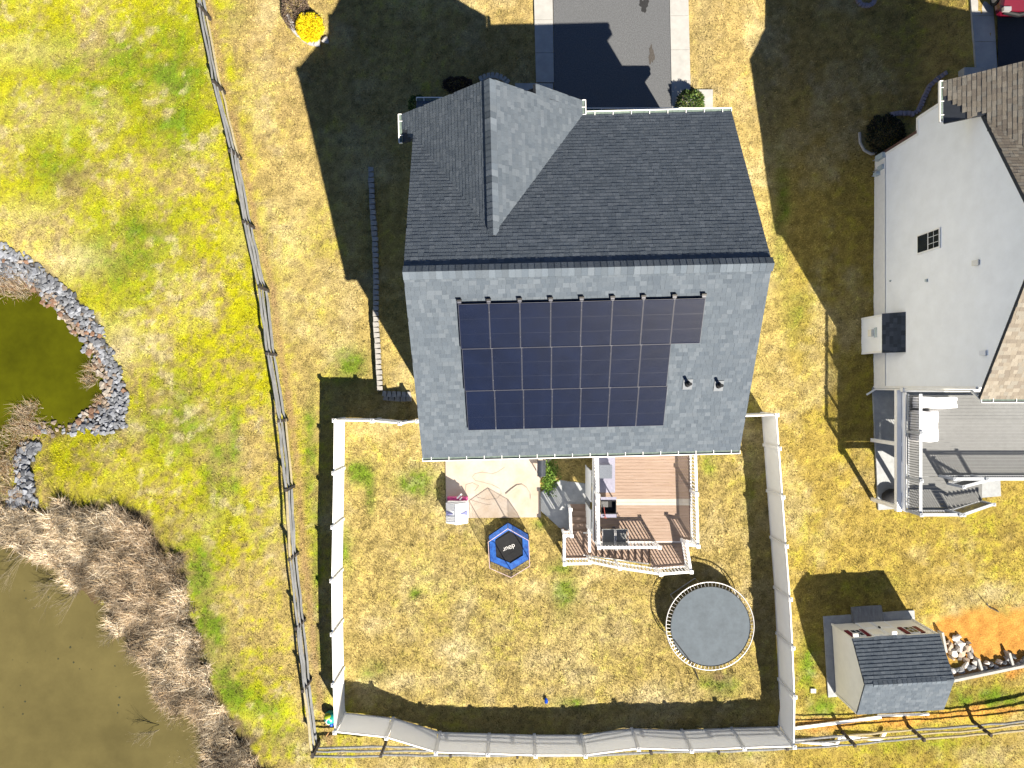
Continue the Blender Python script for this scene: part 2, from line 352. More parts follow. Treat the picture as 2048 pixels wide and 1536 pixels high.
# ------------------------------------------------------------------ driveways and slabs
def sheet(name, L, m, h=.04, n=24, parent=None, zoff=None):   # ground-following sheet between left edge and right edge polylines, world xy
    mb = MB(); (a0, a1), (b0, b1) = L; vs = []
    for i in range(n+1):
        t = i/n; p = Vector(a0).lerp(Vector(a1), t); q = Vector(b0).lerp(Vector(b1), t)
        for k in range(4):
            r = p.lerp(q, k/3); vs.append((r.x, r.y, gz(r.x, r.y)+h))
    fs = [(i*4+k, i*4+k+1, i*4+k+5, i*4+k+4) for i in range(n) for k in range(3)]
    mb.add(vs, fs); return mb.build(name, m, parent)
def XY(px, py, z): p = at(px, py, z); return (p.x, p.y, 0)
zf = 1.5
o = sheet('driveway', ((XY(1108, 250, zf), XY(1104, -400, zf)), (XY(1344, 250, zf), XY(1338, -400, zf))), 'asphalt', .05); struct(o)
def oil_stain(px, py, rx, ry, name='oil_stain'): pass
# concrete strips: one slab per pour, with joints
def strip(xa, xb, ys, name):
    root = None
    for i in range(len(ys)-1):
        a, b = ys[i], ys[i+1]
        p0 = at(xa[0]+(xa[1]-xa[0])*a/200, a, zf); p1 = at(xb[0]+(xb[1]-xb[0])*a/200, a, zf)
        q0 = at(xa[0]+(xa[1]-xa[0])*b/200, b, zf); q1 = at(xb[0]+(xb[1]-xb[0])*b/200, b, zf)
        za = gz(p0.x, p0.y)+.075; zb = gz(q0.x, q0.y)+.075; gp = .008
        mb = MB(); mb.hexa([(q0.x, q0.y+gp, zb-.12), (q1.x, q1.y+gp, zb-.12), (p1.x, p1.y-gp, za-.12), (p0.x, p0.y-gp, za-.12)],
                           [(q0.x, q0.y+gp, zb), (q1.x, q1.y+gp, zb), (p1.x, p1.y-gp, za), (p0.x, p0.y-gp, za)])
        if root is None: root = mb.build(name, 'concrete'); struct(root)
        else: mb.build('slab', 'concrete', root)
strip((1068, 1073), (1105, 1108), [-200, -130, -65, 0, 41, 107, 166], 'driveway_edging')
strip((1339, 1343), (1376, 1381), [-200, -130, -65, 0, 33, 101, 163, 222], 'driveway_edging')
mb = MB(); p = at(1380, 225, zf); q = at(1425, 180, zf); mb.box(p.x, q.x, p.y, q.y, 1.2, 1.56); struct(mb.build('side_pad', 'concrete'))
mb = MB(); p = at(1030, 188, zf); q = at(1106, 168, zf); mb.box(p.x, q.x, p.y-1.5, q.y, 1.1, 1.58); struct(mb.build('front_walk', 'concrete'))
# stains on the asphalt, thin real sheets of spilled oil
def stain(px, py, rx, ry, c, nm='oil_stain'):
    p = atg(px, py, .056); n = 26; s = .0222; P = []
    for k in range(n):
        t = 2*math.pi*k/n; r = .8+.18*math.sin(3*t+px)+.12*math.sin(7*t+py)+random.uniform(-.06, .06); P.append((p.x+rx*s*r*math.cos(t), p.y+ry*s*r*math.sin(t)))
    mb = MB(); mb.add([(p.x, p.y, gz(p.x, p.y)+.058)]+[(x, y, gz(x, y)+.058) for x, y in P], [(0, k+1, (k+1) % n+1) for k in range(n)])
    return struct(mb.build(nm, c))
M['oil'] = mat('oil_soak', (.035, .033, .032), .7, .4, 20)
M['rust'] = mat('rust_soak', (.10, .085, .07), .9, .4, 20)
stain(1288, 10, 11, 16, 'oil'); stain(1303, 110, 7, 22, 'rust')
# patio
PATIO_Z = .07
root = None
mb = MB(); mb.prism(pts([(893, 1036), (1082, 1034), (1080, 960), (1110, 905), (1110, 860), (890, 860)], 0), -.15, PATIO_Z); pat = struct(mb.build('patio', 'patio'))
mb = MB(); a = [(1080, 1020), (1140, 1075), (1180, 1075), (1180, 968), (1120, 960), (1080, 985)]; mb.prism(pts(a), -.15, PATIO_Z-.03); mb.build('slab', 'greyslab', pat)

# ------------------------------------------------------------------ shingled roofs
GREY = [(.138, .156, .172), (.149, .167, .182), (.131, .149, .165), (.168, .185, .199), (.143, .161, .176), (.121, .139, .156)]
TAN = [(.34, .28, .205), (.30, .245, .18), (.38, .32, .24), (.27, .22, .165), (.33, .285, .22)]
DARK = [(.075, .085, .10), (.10, .11, .13), (.06, .07, .08)]
def shingles(frame, u0, u1, length, keep, pal, ex=.150, th=.0085, wmin=.12, wmax=.26):
    """frame(u, s) -> (point on roof, normal); s runs up the slope from the eave. Returns a list of boxes (8 verts, tint)."""
    out = []; n = int(length/ex)+1
    for r in range(n):
        s0 = r*ex; s1 = min(s0+ex*1.02, length)
        if s1-s0 < .03: continue
        u = u0+random.uniform(-wmax, 0)
        while u < u1:
            wd = random.uniform(wmin, wmax); a = max(u, u0); b = min(u+wd, u1); u += wd
            if b-a < .03: continue
            c = random.choice(pal); k = random.uniform(.94, 1.06); c = (c[0]*k, c[1]*k, c[2]*k)
            if not keep((a+b)/2, (s0+s1)/2): continue
            lift = random.choice((0, 0, .004))
            t0 = th*1.5+lift; t1 = th*.35+lift; g = .002
            P = []
            for uu, sx in ((a+g, s0), (b-g, s0), (b-g, s1), (a+g, s1)):
                p, nn = frame(uu, sx); P.append((p, nn))
            bot = [p for p, nn in P]; top = [P[0][0]+P[0][1]*t0, P[1][0]+P[1][1]*t0, P[2][0]+P[2][1]*t1, P[3][0]+P[3][1]*t1]
            out.append((bot+top, c))
    return out
SF = [(4, 5, 6, 7), (0, 1, 5, 4), (1, 2, 6, 5), (3, 0, 4, 7)]
def lay_shingles(boxes, parent, root, nsep, m='shingle', cen=(0, 0, 33)):
    c = Vector(cen)
    order = sorted(range(len(boxes)), key=lambda i: (boxes[i][0][4]-c).length)
    sep = set(order[:nsep]); mb = MB()
    for i, (vs, col) in enumerate(boxes):
        if i in sep:
            b = MB(); b.add(vs, SF, col); b.build('shingle', m, parent, root, tint=True)
        else: mb.add(vs, SF, col)
    o = mb.build('shingle_field', m, parent, root, tint=True); o['kind'] = 'stuff'; return o
def slab(mb, frame, u0, u1, s0, s1, th=.13, gap=.0):
    P = [frame(u, s) for u, s in ((u0, s0), (u1, s0), (u1, s1), (u0, s1))]
    mb.hexa([p-n*th for p, n in P], [p-n*gap for p, n in P])
def slab_poly(mb, frame, P, th=.13, gap=.005):
    Q = [frame(u, s) for u, s in P]; n = len(Q)
    mb.add([p-nn*th for p, nn in Q]+[p-nn*gap for p, nn in Q], [tuple(range(n))[::-1], tuple(range(n, 2*n))]+[(k, (k+1) % n, n+(k+1) % n, n+k) for k in range(n)])
def ridge_caps(p, q, nl, nr, parent, root, pal, hw=.25, ex=.2, m='shingle', th=.10):
    """folded cap shingles along a ridge; nl / nr unit down-slope directions"""
    p = Vector(p); q = Vector(q); d = (q-p); L = d.length; d.normalize(); n = int(L/ex)
    for i in range(n):
        a = p+d*(i*L/n); b = p+d*((i+1)*L/n+.03); col = random.choice(pal); k = random.uniform(.85, 1.2); col = tuple(x*k*1.05 for x in col)
        up = Vector((0, 0, 1)); t0 = th+.015; t1 = th
        vs = [a+nl*hw+up*t0*.8, a+up*(t0+.01), a+nr*hw+up*t0*.8, b+nl*hw+up*t1*.8, b+up*(t1+.01), b+nr*hw+up*t1*.8,
              a+nl*hw-up*.01, a+nr*hw-up*.01, b+nl*hw-up*.01, b+nr*hw-up*.01]
        mb = MB(); mb.add(vs, [(0, 1, 4, 3), (1, 2, 5, 4), (0, 6, 7, 2, 1), (0, 3, 8, 6), (2, 7, 9, 5)], col); mb.build('ridge_cap', m, parent, root, tint=True)
def gutter(parent, root, p, q, out, name='gutter', hang=.6):
    """open trough along p-q; out = horizontal unit vector away from the roof"""
    p = Vector(p); q = Vector(q); o = Vector(out); w_ = .125; h = .11; up = Vector((0, 0, 1)); d = (q-p).normalized()
    mb = MB()
    mb.beam(p+o*w_, q+o*w_, .022, h, up=up)                                # outer lip
    mb.beam(p+o*w_*.98+up*h*.5, q+o*w_*.98+up*h*.5, .034, .014, up=up)
    for e in (p, q): mb.beam(e+o*.01, e+o*w_, .02, h, up=up)
    g = mb.build(name, 'trim', parent, root)
    mb = MB(); mb.beam(p+o*w_*.5+up*h*.12, q+o*w_*.5+up*h*.12, w_*.86, .012, up=up); mb.build('trough', 'gutterin', g, root)
    L = (q-p).length; n = max(1, int(L/hang))
    for i in range(n):
        c = p+d*((i+.5)*L/n); mb = MB(); mb.beam(c-o*.02+up*.05, c+o*(w_+.01)+up*.05, .022, .012, up=up); mb.build('hanger', 'trim', g, root)
    return g

# ------------------------------------------------------------------ the house with the solar panels
TH = math.radians(1.4); HO = Vector((2.336, 3.57, 0)); cT, sT = math.cos(TH), math.sin(TH)
def H(u, v, z): return Vector((HO.x+u*cT-v*sT, HO.y+u*sT+v*cT, z))
UX = Vector((cT, sT, 0)); VX = Vector((-sT, cT, 0))
HR, HE, RUN, HW = 11.1, 7.5, 6.08, 5.70; PM = (HR-HE)/RUN
CR, CU, CHW, CF = 10.35, -2.9, 3.24, 6.27; PC = (CR-HE)/CHW
house = thing('house', H(0, 0, 0), 'two storey house with dark grey shingle roof carrying solar panels', 'house')
lm = math.hypot(1, PM); lc = math.hypot(1, PC)
nR = (Vector((0, 0, 1))-VX*PM).normalized(); nF = (Vector((0, 0, 1))+VX*PM).normalized()
nCL = (Vector((0, 0, 1))-UX*PC).normalized(); nCR = (Vector((0, 0, 1))+UX*PC).normalized()
fr_rear = lambda u, s: (H(u, -RUN+s/lm, HE+PM*s/lm), nR)
fr_front = lambda u, s: (H(-u, RUN-s/lm, HE+PM*s/lm), nF)
fr_cl = lambda u, s: (H(CU-CHW+s/lc, -u, HE+PC*s/lc), nCL)
fr_cr = lambda u, s: (H(CU+CHW-s/lc, u, HE+PC*s/lc), nCR)
zc = lambda u: CR-PC*abs(u-CU)
zm = lambda v: HR-PM*abs(v)
mb = MB(); slab(mb, fr_rear, -HW, HW, 0, RUN*lm, gap=.005); slab(mb, fr_front, -HW, HW, 0, RUN*lm, gap=.005)
slab(mb, fr_cl, -CF, -5.25, 0, CHW*lc, gap=.005); se_ = (CU-CHW+HW)*-lc; slab_poly(mb, fr_cl, [(-5.25, se_), (-5.24, se_), (-1.3, CHW*lc), (-5.25, CHW*lc)])
slab(mb, fr_cr, .8, CF, 0, CHW*lc, gap=.005); slab(mb, fr_cr, CF, 6.62, 0, 1.72*lc, gap=.005)
roof = mb.build('roof', 'roofdeck', house, house)
B = shingles(fr_rear, -HW, HW, RUN*lm, lambda u, s: True, GREY)
def keep_front(u, s):
    u = -u; v = RUN-s/lm
    return abs(u-CU) > CHW or zm(v) > zc(u)-.22
B += shingles(fr_front, -HW, HW, RUN*lm, keep_front, GREY)
def keep_cl(u, s):
    v = -u; uu = CU-CHW+s/lc
    return zc(uu) > zm(v)-.16 and (uu > -HW+.02 or v > 5.28)
B += shingles(fr_cl, -CF, -.8, CHW*lc, keep_cl, GREY)
def keep_cr(u, s):
    v = u; uu = CU+CHW-s/lc
    return zc(uu) > zm(v)-.16
B += shingles(fr_cr, .8, CF, CHW*lc, keep_cr, GREY)+shingles(fr_cr, CF, 6.62, 1.72*lc, keep_cr, GREY)
lay_shingles(B, roof, house, 240)
ridge_caps(H(-HW, 0, HR), H(HW, 0, HR), (-nR.cross(UX)).normalized()*-1 if False else (VX*1-Vector((0, 0, PM))).normalized(), (VX*-1-Vector((0, 0, PM))).normalized(), roof, house, GREY)
vv = (HR-CR)/PM
ridge_caps(H(CU, CF-.06, CR), H(CU, vv, CR), (UX*1-Vector((0, 0, PC))).normalized(), (UX*-1-Vector((0, 0, PC))).normalized(), roof, house, GREY)
# little nested gable at the right of the front gable
zg = CR-PC*(1.7)
mb = MB(); a = H(-1.2, 6.62, zg); b = H(-1.2, 5.9, zg); c = H(-1.95, 5.9, zg-.66); d = H(-1.95, 6.62, zg-.66); dn = Vector((0, 0, -.1))
mb.hexa([a+dn, d+dn, c+dn, b+dn], [a, d, c, b]); mb.build('nested_gable', 'roofdeck', roof, house)
# white rake boards under the roof edges
for u in (-HW+.03, HW-.03):
    for sgn in (-1, 1):
        mb = MB(); mb.beam(H(u, sgn*RUN, HE-.24), H(u, 0, HR-.24), .03, .2); mb.build('rake_board', 'trim', roof, house)
# pent roof over the garage, porch roof at the left
def low_roof(x0, x1, yo, yi, zo, zi, m='shingle'):
    L = math.hypot(yo-yi, zi-zo); nn = Vector((0, zi-zo, yo-yi)).normalized()
    fr = lambda u, s: (Vector((-u, yo-(yo-yi)*s/L, zo+(zi-zo)*s/L)), nn)
    mb = MB(); slab(mb, fr, -x1, -x0, 0, L, gap=.004); r = mb.build('lower_roof', 'roofdeck', house, house)
    lay_shingles(shingles(fr, -x1, -x0, L, lambda u, s: True, GREY), r, house, 0)
    gutter(r, house, (x0, yo, zo), (x1, yo, zo), (0, 1, 0))
low_roof(2.62, 7.85, 10.95, 9.2, 4.45, 5.4)
low_roof(-3.85, 1.0, 11.42, 9.4, 4.35, 5.3)
# gutters
gutter(roof, house, H(-HW, -RUN, HE-.03), H(HW, -RUN, HE-.03), -VX)
gutter(roof, house, H(.46, RUN, HE-.03), H(HW, RUN, HE-.03), VX)
gutter(roof, house, H(CU+CHW, 6.62, HE-.03), H(CU+CHW, 6.1, HE-.03), UX, hang=.28)
gutter(roof, house, H(CU-CHW, CF, HE-.03), H(CU-CHW, 5.25, HE-.03), -UX, hang=.4)
# walls
mb = MB()
def wallbox(u0, u1, v0, v1, zt): mb.hexa([H(u0, v0, -.6), H(u1, v0, -.6), H(u1, v1, -.6), H(u0, v1, -.6)], [H(u0, v0, zt), H(u1, v0, zt), H(u1, v1, zt), H(u0, v1, zt)])
wallbox(-HW+.2, HW-.2, -RUN+.4, RUN-.4, HE-.02)
for u in (-HW+.2, HW-.3):
    mb.add([H(u, -RUN+.4, HE-.02), H(u+.1, -RUN+.4, HE-.02), H(u, RUN-.4, HE-.02), H(u+.1, RUN-.4, HE-.02), H(u, 0, HR-.2), H(u+.1, 0, HR-.2)], [(0, 2, 4), (1, 5, 3), (0, 4, 5, 1), (2, 3, 5, 4)])
mb.build('wall', 'siding', house, house)
mb = MB(); wallbox(CU-CHW+.35, CU+CHW-.3, 4.0, CF-.25, HE-.02)
mb.add([H(CU-CHW+.35, CF-.25, HE-.02), H(CU+CHW-.3, CF-.25, HE-.02), H(CU, CF-.25, CR-.25), H(CU-CHW+.35, CF-.35, HE-.02), H(CU+CHW-.3, CF-.35, HE-.02), H(CU, CF-.35, CR-.25)], [(0, 1, 2), (5, 4, 3), (0, 2, 5, 3), (1, 4, 5, 2)])
mb.build('front_gable_wall', 'siding', house, house)
# garage block under the pent roof
mb = MB(); mb.box(2.8, 7.6, 9.0, 10.5, 1.0, 4.5); gw = mb.build('garage_wall', 'siding', house, house)
mb = MB(); mb.box(3.0, 7.4, 10.5, 10.53, 1.5, 3.7); mb.build('garage_door', 'trim', house, house)
for k in range(5):                                   # rear windows and the patio door
    a = [-4.2, -2.4, -.2, 2.2, 4.3][k]
    P = H(a, -RUN+.4, 5.6); mb = MB(); mb.beam(H(a-.45, -RUN+.37, 5.6), H(a+.45, -RUN+.37, 5.6), .06, 1.4); f = mb.build('window', 'trim', house, house)
    mb = MB(); mb.beam(H(a-.39, -RUN+.36, 5.6), H(a+.39, -RUN+.36, 5.6), .07, 1.26); mb.build('pane', 'glass', f, house)
mb = MB(); mb.beam(H(1.6, -RUN+.37, 3.75), H(3.4, -RUN+.37, 3.75), .06, 2.1); f = mb.build('patio_door', 'trim', house, house)
mb = MB(); mb.beam(H(1.7, -RUN+.36, 3.75), H(3.3, -RUN+.36, 3.75), .07, 1.95); mb.build('pane', 'glass', f, house)
# plumbing vents
def on_rear(px, py, h=0):                            # point of the rear slope seen at a pixel
    z = 9
    for _ in range(12):
        p = at(px, py, z); v = (p-HO).dot(VX); z = HR-PM*abs(v)+h
    return at(px, py, z)
for px, py in ((1375, 768), (1437, 771)):
    p = on_rear(px, py); mb = MB(); mb.tube([p, p+Vector((0, 0, .16)), p+Vector((0, 0, .17)), p+Vector((0, 0, .42))], [.11, .085, .055, .055], 10); vt = mb.build('vent_pipe', 'rubber', roof, house)
    mb = MB(); e1 = UX*.16; e2 = (VX+Vector((0, 0, PM))).normalized()*.2
    mb.hexa([p-e1-e2, p+e1-e2, p+e1+e2, p-e1+e2], [x+nR*.035 for x in (p-e1-e2, p+e1-e2, p+e1+e2, p-e1+e2)]); mb.build('flashing', 'flash', vt, house)

# ------------------------------------------------------------------ solar array
sa = thing('solar_array', on_rear(1130, 725), 'array of dark blue solar panels in three rows on the rear roof slope', 'solar panels')
PW, PL = .974, 1.60
u_start = (Vector((-1.70, 2.67, 0))-HO).dot(UX); v_top = (at(1160, 598, 10.7)-HO).dot(VX)
dn = (-VX-Vector((0, 0, PM))).normalized()
def panel_pt(u, s, h): 
    v = v_top; p = H(u, v, HR-PM*abs(v)); return p+dn*s+nR*h
def panel_mesh():
    a = MB(); a.box(0, PW-.012, -PL+.014, 0, 0, .04); glass = mesh_only(a, 'panel', 'panelglass')
    b = MB(); e = .009; w_ = PW-.012; l = PL-.014
    for x0, x1, y0, y1 in ((0, e, -l, 0), (w_-e, w_, -l, 0), (e, w_-e, -e, 0), (e, w_-e, -l, -l+e)): b.box(x0, x1, y0, y1, .041, .047)
    fr = mesh_only(b, 'frame', 'frame')
    c = MB(); n = 30
    for i in range(1, n): x = w_*i/n; c.box(x-.0035, x+.0035, -l+.03, -.03, .0405, .0425)
    for i in range(1, 3): y = -l*i/3; c.box(.02, w_-.02, y-.002, y+.002, .0405, .0422)
    ln = mesh_only(c, 'cell_line', 'busbar'); return glass, fr, ln
pg, pf, pl_ = panel_mesh()
Rm = Matrix((UX, -dn, nR)).transposed().to_euler()
for r, n in enumerate((8, 7, 7)):
    for i in range(n):
        p = panel_pt(u_start+i*PW+.035*r, r*PL, .10)
        o = inst('panel', pg, p, sa, sa, Rm)
        for nm, me in (('frame', pf), ('cell_line', pl_)):
            c = bpy.data.objects.new(nm, me); COL.objects.link(c); c.parent = o
    for t in (.22, .78):
        a = panel_pt(u_start+.035*r+.01, (r+t)*PL, .05); b = panel_pt(u_start+.035*r+n*PW-.02, (r+t)*PL, .05)
        mb = MB(); mb.beam(a, b, .04, .05, up=nR); mb.build('rail', 'alu', sa, sa)
    for i in range(1, n):
        p = panel_pt(u_start+i*PW+.035*r-.008, r*PL-.01, .145); mb = MB(); mb.beam(p-UX*.04, p+UX*.04, .022, .016, up=nR); mb.build('clamp', 'frame', sa, sa)
mb = MB()
for i in range(9):
    p = panel_pt(u_start+i*PW-.008+(0.05 if i == 0 else -.05 if i == 8 else 0), -.06, .10); mb = MB(); mb.beam(p-UX*.06, p+UX*.06, .075, .05, up=nR); mb.build('bracket', 'frame', sa, sa)
    p = p+dn*-.06; mb = MB(); mb.beam(p-UX*.075, p+UX*.075, .06, .075, up=nR); mb.build('bracket_foot', 'black', sa, sa)

# ------------------------------------------------------------------ white vinyl fence
FH = 1.85
def fence_line(L, base=None):
    return [ (lambda p: (p.x, p.y))(atg(a, b, FH)) for a, b in L]
vf = thing('vinyl_fence', atg(669, 841, 0), 'tall white vinyl privacy fence enclosing the back yard', 'fence')
def post_mesh():
    a = MB(); a.box(-.065, .065, -.065, .065, -.3, FH+.06); pm = mesh_only(a, 'post', 'white')
    b = MB(); b.box(-.085, .085, -.085, .085, FH+.06, FH+.09); b.add([(-.08, -.08, FH+.09), (.08, -.08, FH+.09), (.08, .08, FH+.09), (-.08, .08, FH+.09), (0, 0, FH+.16)], [(0, 1, 4), (1, 2, 4), (2, 3, 4), (3, 0, 4)])
    return pm, mesh_only(b, 'cap', 'white')
vpm, vcm = post_mesh()
def vinyl(L, skip_first=False, skip_last=False):
    P = fence_line(L)
    for i, (x, y) in enumerate(P):
        if (i == 0 and skip_first) or (i == len(P)-1 and skip_last): continue
        o = inst('post', vpm, (x, y, gz(x, y)), vf, vf); c = bpy.data.objects.new('cap', vcm); COL.objects.link(c); c.parent = o
    for (x0, y0), (x1, y1) in zip(P, P[1:]):
        z0, z1 = gz(x0, y0), gz(x1, y1); d = Vector((x1-x0, y1-y0, 0)).normalized()*.066
        a = Vector((x0, y0, z0))+d; b = Vector((x1, y1, z1))-d
        mb = MB(); mb.beam(a+Vector((0, 0, FH/2)), b+Vector((0, 0, FH/2)), .032, FH-.1)     # tongue and groove sheet between the rails
        pn = mb.build('panel', 'vinyl', vf, vf)
        for zz, wd in ((.10, .05), (FH-.05, .055)):
            mb = MB(); mb.beam(a+Vector((0, 0, zz)), b+Vector((0, 0, zz)), wd, .14 if zz < 1 else .09); mb.build('rail', 'white', pn, vf)
vinyl([(835, 842), (800, 847), (745, 842), (669, 841), (668, 946), (666, 1054), (664, 1161), (665, 1268), (667, 1369), (670, 1464), (773, 1475), (872, 1505), (976, 1508), (1071, 1511), (1171, 1511), (1277, 1497), (1383, 1501), (1488, 1496),
       (1588, 1493), (1589, 1393), (1585, 1295), (1580, 1198), (1572, 1092), (1565, 994), (1558, 897), (1553, 830), (1478, 833)])

# ------------------------------------------------------------------ split rail fences
def split_rail(name, tops, label, h=1.3, zr=(.38, .80, 1.18), new=()):
    P = [atg(a, b, h) for a, b in tops]
    P = [Vector((p.x, p.y, gz(p.x, p.y))) for p in P]
    root = thing(name, P[0], label, 'fence')
    for i, p in enumerate(P):
        q = p+Vector((random.uniform(-.04, .04), random.uniform(-.04, .04), 0))
        mb = MB(); mb.beam(p-Vector((0, 0, .3)), q+Vector((0, 0, h)), .11, .13); mb.build('post', 'post', root, root)
    for i in range(len(P)-1):
        for k, z in enumerate(zr):
            d = (P[i+1]-P[i]).normalized(); a = P[i]+Vector((0, 0, z+random.uniform(-.04, .04)))-d*.08; b = P[i+1]+Vector((0, 0, z+random.uniform(-.04, .04)))+d*.08
            nrm = Vector((-d.y, d.x, 0)); o = nrm*random.uniform(-.03, .03)
            pts_ = [a.lerp(b, t)+o+nrm*random.uniform(-.025, .025)+Vector((0, 0, random.uniform(-.025, .025))) for t in (0, .2, .4, .6, .8, 1)]
            r0 = random.uniform(.05, .066)
            mb = MB(); mb.tube(pts_, [r0*.7, r0, r0*random.uniform(.9, 1.1), r0, r0, r0*.7], 6); mb.build('rail', 'timber_new' if (i, k) in new else 'timber', root, root)
    return root
split_rail('split_rail_fence', [(366, -140), (396, 8), (426, 162), (460, 299), (487, 443), (517, 575), (533, 708), (556, 843), (570, 980), (578, 1120), (593, 1258), (606, 1382), (623, 1509)],
           'weathered grey three rail wooden fence running along the lawn beside the pond', new=((1, 0), (2, 0), (7, 0), (8, 2), (11, 2)))
split_rail('split_rail_fence', [(623, 1516), (762, 1514), (900, 1514), (1035, 1515), (1170, 1515), (1303, 1508), (1440, 1506), (1575, 1500), (1711, 1492), (1849, 1480), (1984, 1470), (2120, 1455)],
           'low wooden rail fence running behind the white vinyl fence', new=((8, 1), (9, 1), (10, 1), (8, 0), (10, 2), (9, 2)))

# ------------------------------------------------------------------ retaining wall of blocks beside the house
rw = thing('retaining_wall', (*at(752, 600)[:2], 0), 'low retaining wall of tan concrete blocks along the side of the house', 'retaining wall')
def block_run(root, L, z0, z1, n, wd=.27, m='block', name='block', z=.45, rel=None):
    P = [at(a, b, z) if rel is None else atg(a, b, rel) for a, b in L]
    for p in P: p.z = 0
    seg = [(P[i+1]-P[i]).length for i in range(len(P)-1)]; T = sum(seg)
    def along(t):
        t *= T
        for i, s in enumerate(seg):
            if t <= s or i == len(seg)-1: return P[i].lerp(P[i+1], t/s)
            t -= s
    for i in range(n):
        a = along(i/n); b = along((i+1)/n); d = (b-a); e = d*.03; nn = Vector((-d.y, d.x, 0)).normalized()*random.uniform(-.012, .012)
        w0 = wd*random.uniform(.94, 1.06); w1 = w0*.82; dd = d.normalized(); ac = Vector((-dd.y, dd.x, 0))
        zt = (z0+(z1-z0)*i/n)+random.uniform(-.008, .012)
        if rel is not None: zt = gz(a.x, a.y)+rel+random.uniform(-.008, .012)
        def q(p, s, ww): return p+nn+ac*s*ww/2
        pa, pb = a+e, b-e; k = pa.lerp(pb, .12), pa.lerp(pb, .88)
        mb = MB(); bot = [q(pa, -1, w0), q(pb, -1, w0), q(k[1], 1, w1), q(k[0], 1, w1)]
        for p in bot: p.z = min(-.3, zt-.4) if rel is None else zt-rel-.25
        top = [Vector((p.x, p.y, zt)) for p in bot]
        mb.hexa(bot, top); mb.build(name, m, root, root)
block_run(rw, [(743, 335), (745, 400), (751, 480), (753, 560), (752, 640), (756, 690), (758, 740), (761, 782)], .60, .48, 42)
block_run(rw, [(764, 786), (790, 788), (822, 788)], .46, .46, 6)
block_run(rw, [(764, 795), (790, 797), (822, 797)], .22, .22, 5)

# ------------------------------------------------------------------ railings
def railing(root, p, q, h, m, bm, bal=.145, bw=.04, end0=True, end1=True, cap='cap', tw=.10, drop=.08):
    """p, q floor points; rail with balusters as sub-parts, posts with caps"""
    p = Vector(p); q = Vector(q); up = Vector((0, 0, 1))
    mb = MB(); mb.beam(p+up*(h-.02), q+up*(h-.02), tw, .045); mb.beam(p+up*(h-.068), q+up*(h-.068), .045, .055)
    r = mb.build('railing', m, root, root)
    mb = MB(); mb.beam(p+up*drop, q+up*drop, .045, .06); mb.build('bottom_rail', m, r, root)
    L = Vector((q.x-p.x, q.y-p.y, 0)).length; n = max(2, round(L/bal))
    b = MB(); b.box(-bw/2, bw/2, -bw/2, bw/2, drop, h-.09); me = mesh_only(b, 'baluster', bm)
    for i in range(1, n): inst('baluster', me, p.lerp(q, i/n), r, root)
    for on, e in ((end0, p), (end1, q)):
        if on:
            mb = MB(); mb.box(e.x-.05, e.x+.05, e.y-.05, e.y+.05, e.z-.25, e.z+h+.04); po = mb.build('post', m, root, root)
            mb = MB(); mb.box(e.x-.075, e.x+.075, e.y-.075, e.y+.075, e.z+h+.04, e.z+h+.075); mb.add([(e.x-.06, e.y-.06, e.z+h+.075), (e.x+.06, e.y-.06, e.z+h+.075), (e.x+.06, e.y+.06, e.z+h+.075), (e.x-.06, e.y+.06, e.z+h+.075), (e.x, e.y, e.z+h+.12)], [(0, 1, 4), (1, 2, 4), (2, 3, 4), (3, 0, 4)])
            mb.build('cap', m, po, root)
    return r

# ------------------------------------------------------------------ rear deck
ZD = 2.7
dk = thing('wooden_deck', (5.6, -4.5, 0), 'raised red brown wooden deck with white railings and a turning stair', 'deck')
DX0, DX1, DY0, DY1 = 3.50, 7.62, -6.72, -2.3
bw = .14; n = int((DY1-DY0)/bw)
b = MB(); b.box(DX0, DX1, 0, bw-.008, -.03, 0); bm_ = mesh_only(b, 'deck_board', 'deckwood'); b = MB(); b.box(DX0, DX1, 0, bw-.008, -.03, 0); bp_ = mesh_only(b, 'deck_board', 'deckpale')
ypale = at(1300, 1003, ZD).y
for i in range(n):
    y = DY0+i*bw; inst('deck_board', bp_ if abs(y+bw/2-ypale) < bw*.75 else bm_, (0, y, ZD+random.uniform(-.002, .002)), dk, dk)
mb = MB(); mb.beam((DX0-.02, DY0, ZD-.16), (DX0-.02, DY1, ZD-.16), .04, .26); mb.beam((DX1+.02, DY0, ZD-.16), (DX1+.02, DY1, ZD-.16), .04, .26); mb.beam((DX0, DY0-.02, ZD-.16), (DX1, DY0-.02, ZD-.16), .04, .26); mb.build('rim_joist', 'trim', dk, dk)
for x in (DX0+.1, 5.5, DX1-.1):
    for y in (DY0+.3, -4.3):
        mb = MB(); mb.box(x-.075, x+.075, y-.075, y+.075, -.3, ZD-.04); mb.build('support_post', 'trim', dk, dk)
R1 = 1.0
railing(dk, (DX0+.02, DY1-.3, ZD), (DX0+.05, -4.60, ZD), R1, 'white', 'white', end0=False)
railing(dk, (DX0+.05, -4.60, ZD), (DX0+.09, DY0-.03, ZD), R1, 'white', 'white', end0=False)
railing(dk, (DX1-.05, DY1-.3, ZD), (DX1, -4.55, ZD), R1, 'white', 'white', end0=False)
railing(dk, (DX1, -4.55, ZD), (DX1+.06, DY0+.02, ZD), R1, 'white', 'white', end0=False)
railing(dk, (DX0+.09, DY0-.03, ZD), (6.08, DY0-.02, ZD), R1, 'white', 'white', end0=False)
railing(dk, (DX1+.06, DY0+.02, ZD), (7.22, DY0+.10, ZD), R1, 'white', 'white', end0=False)
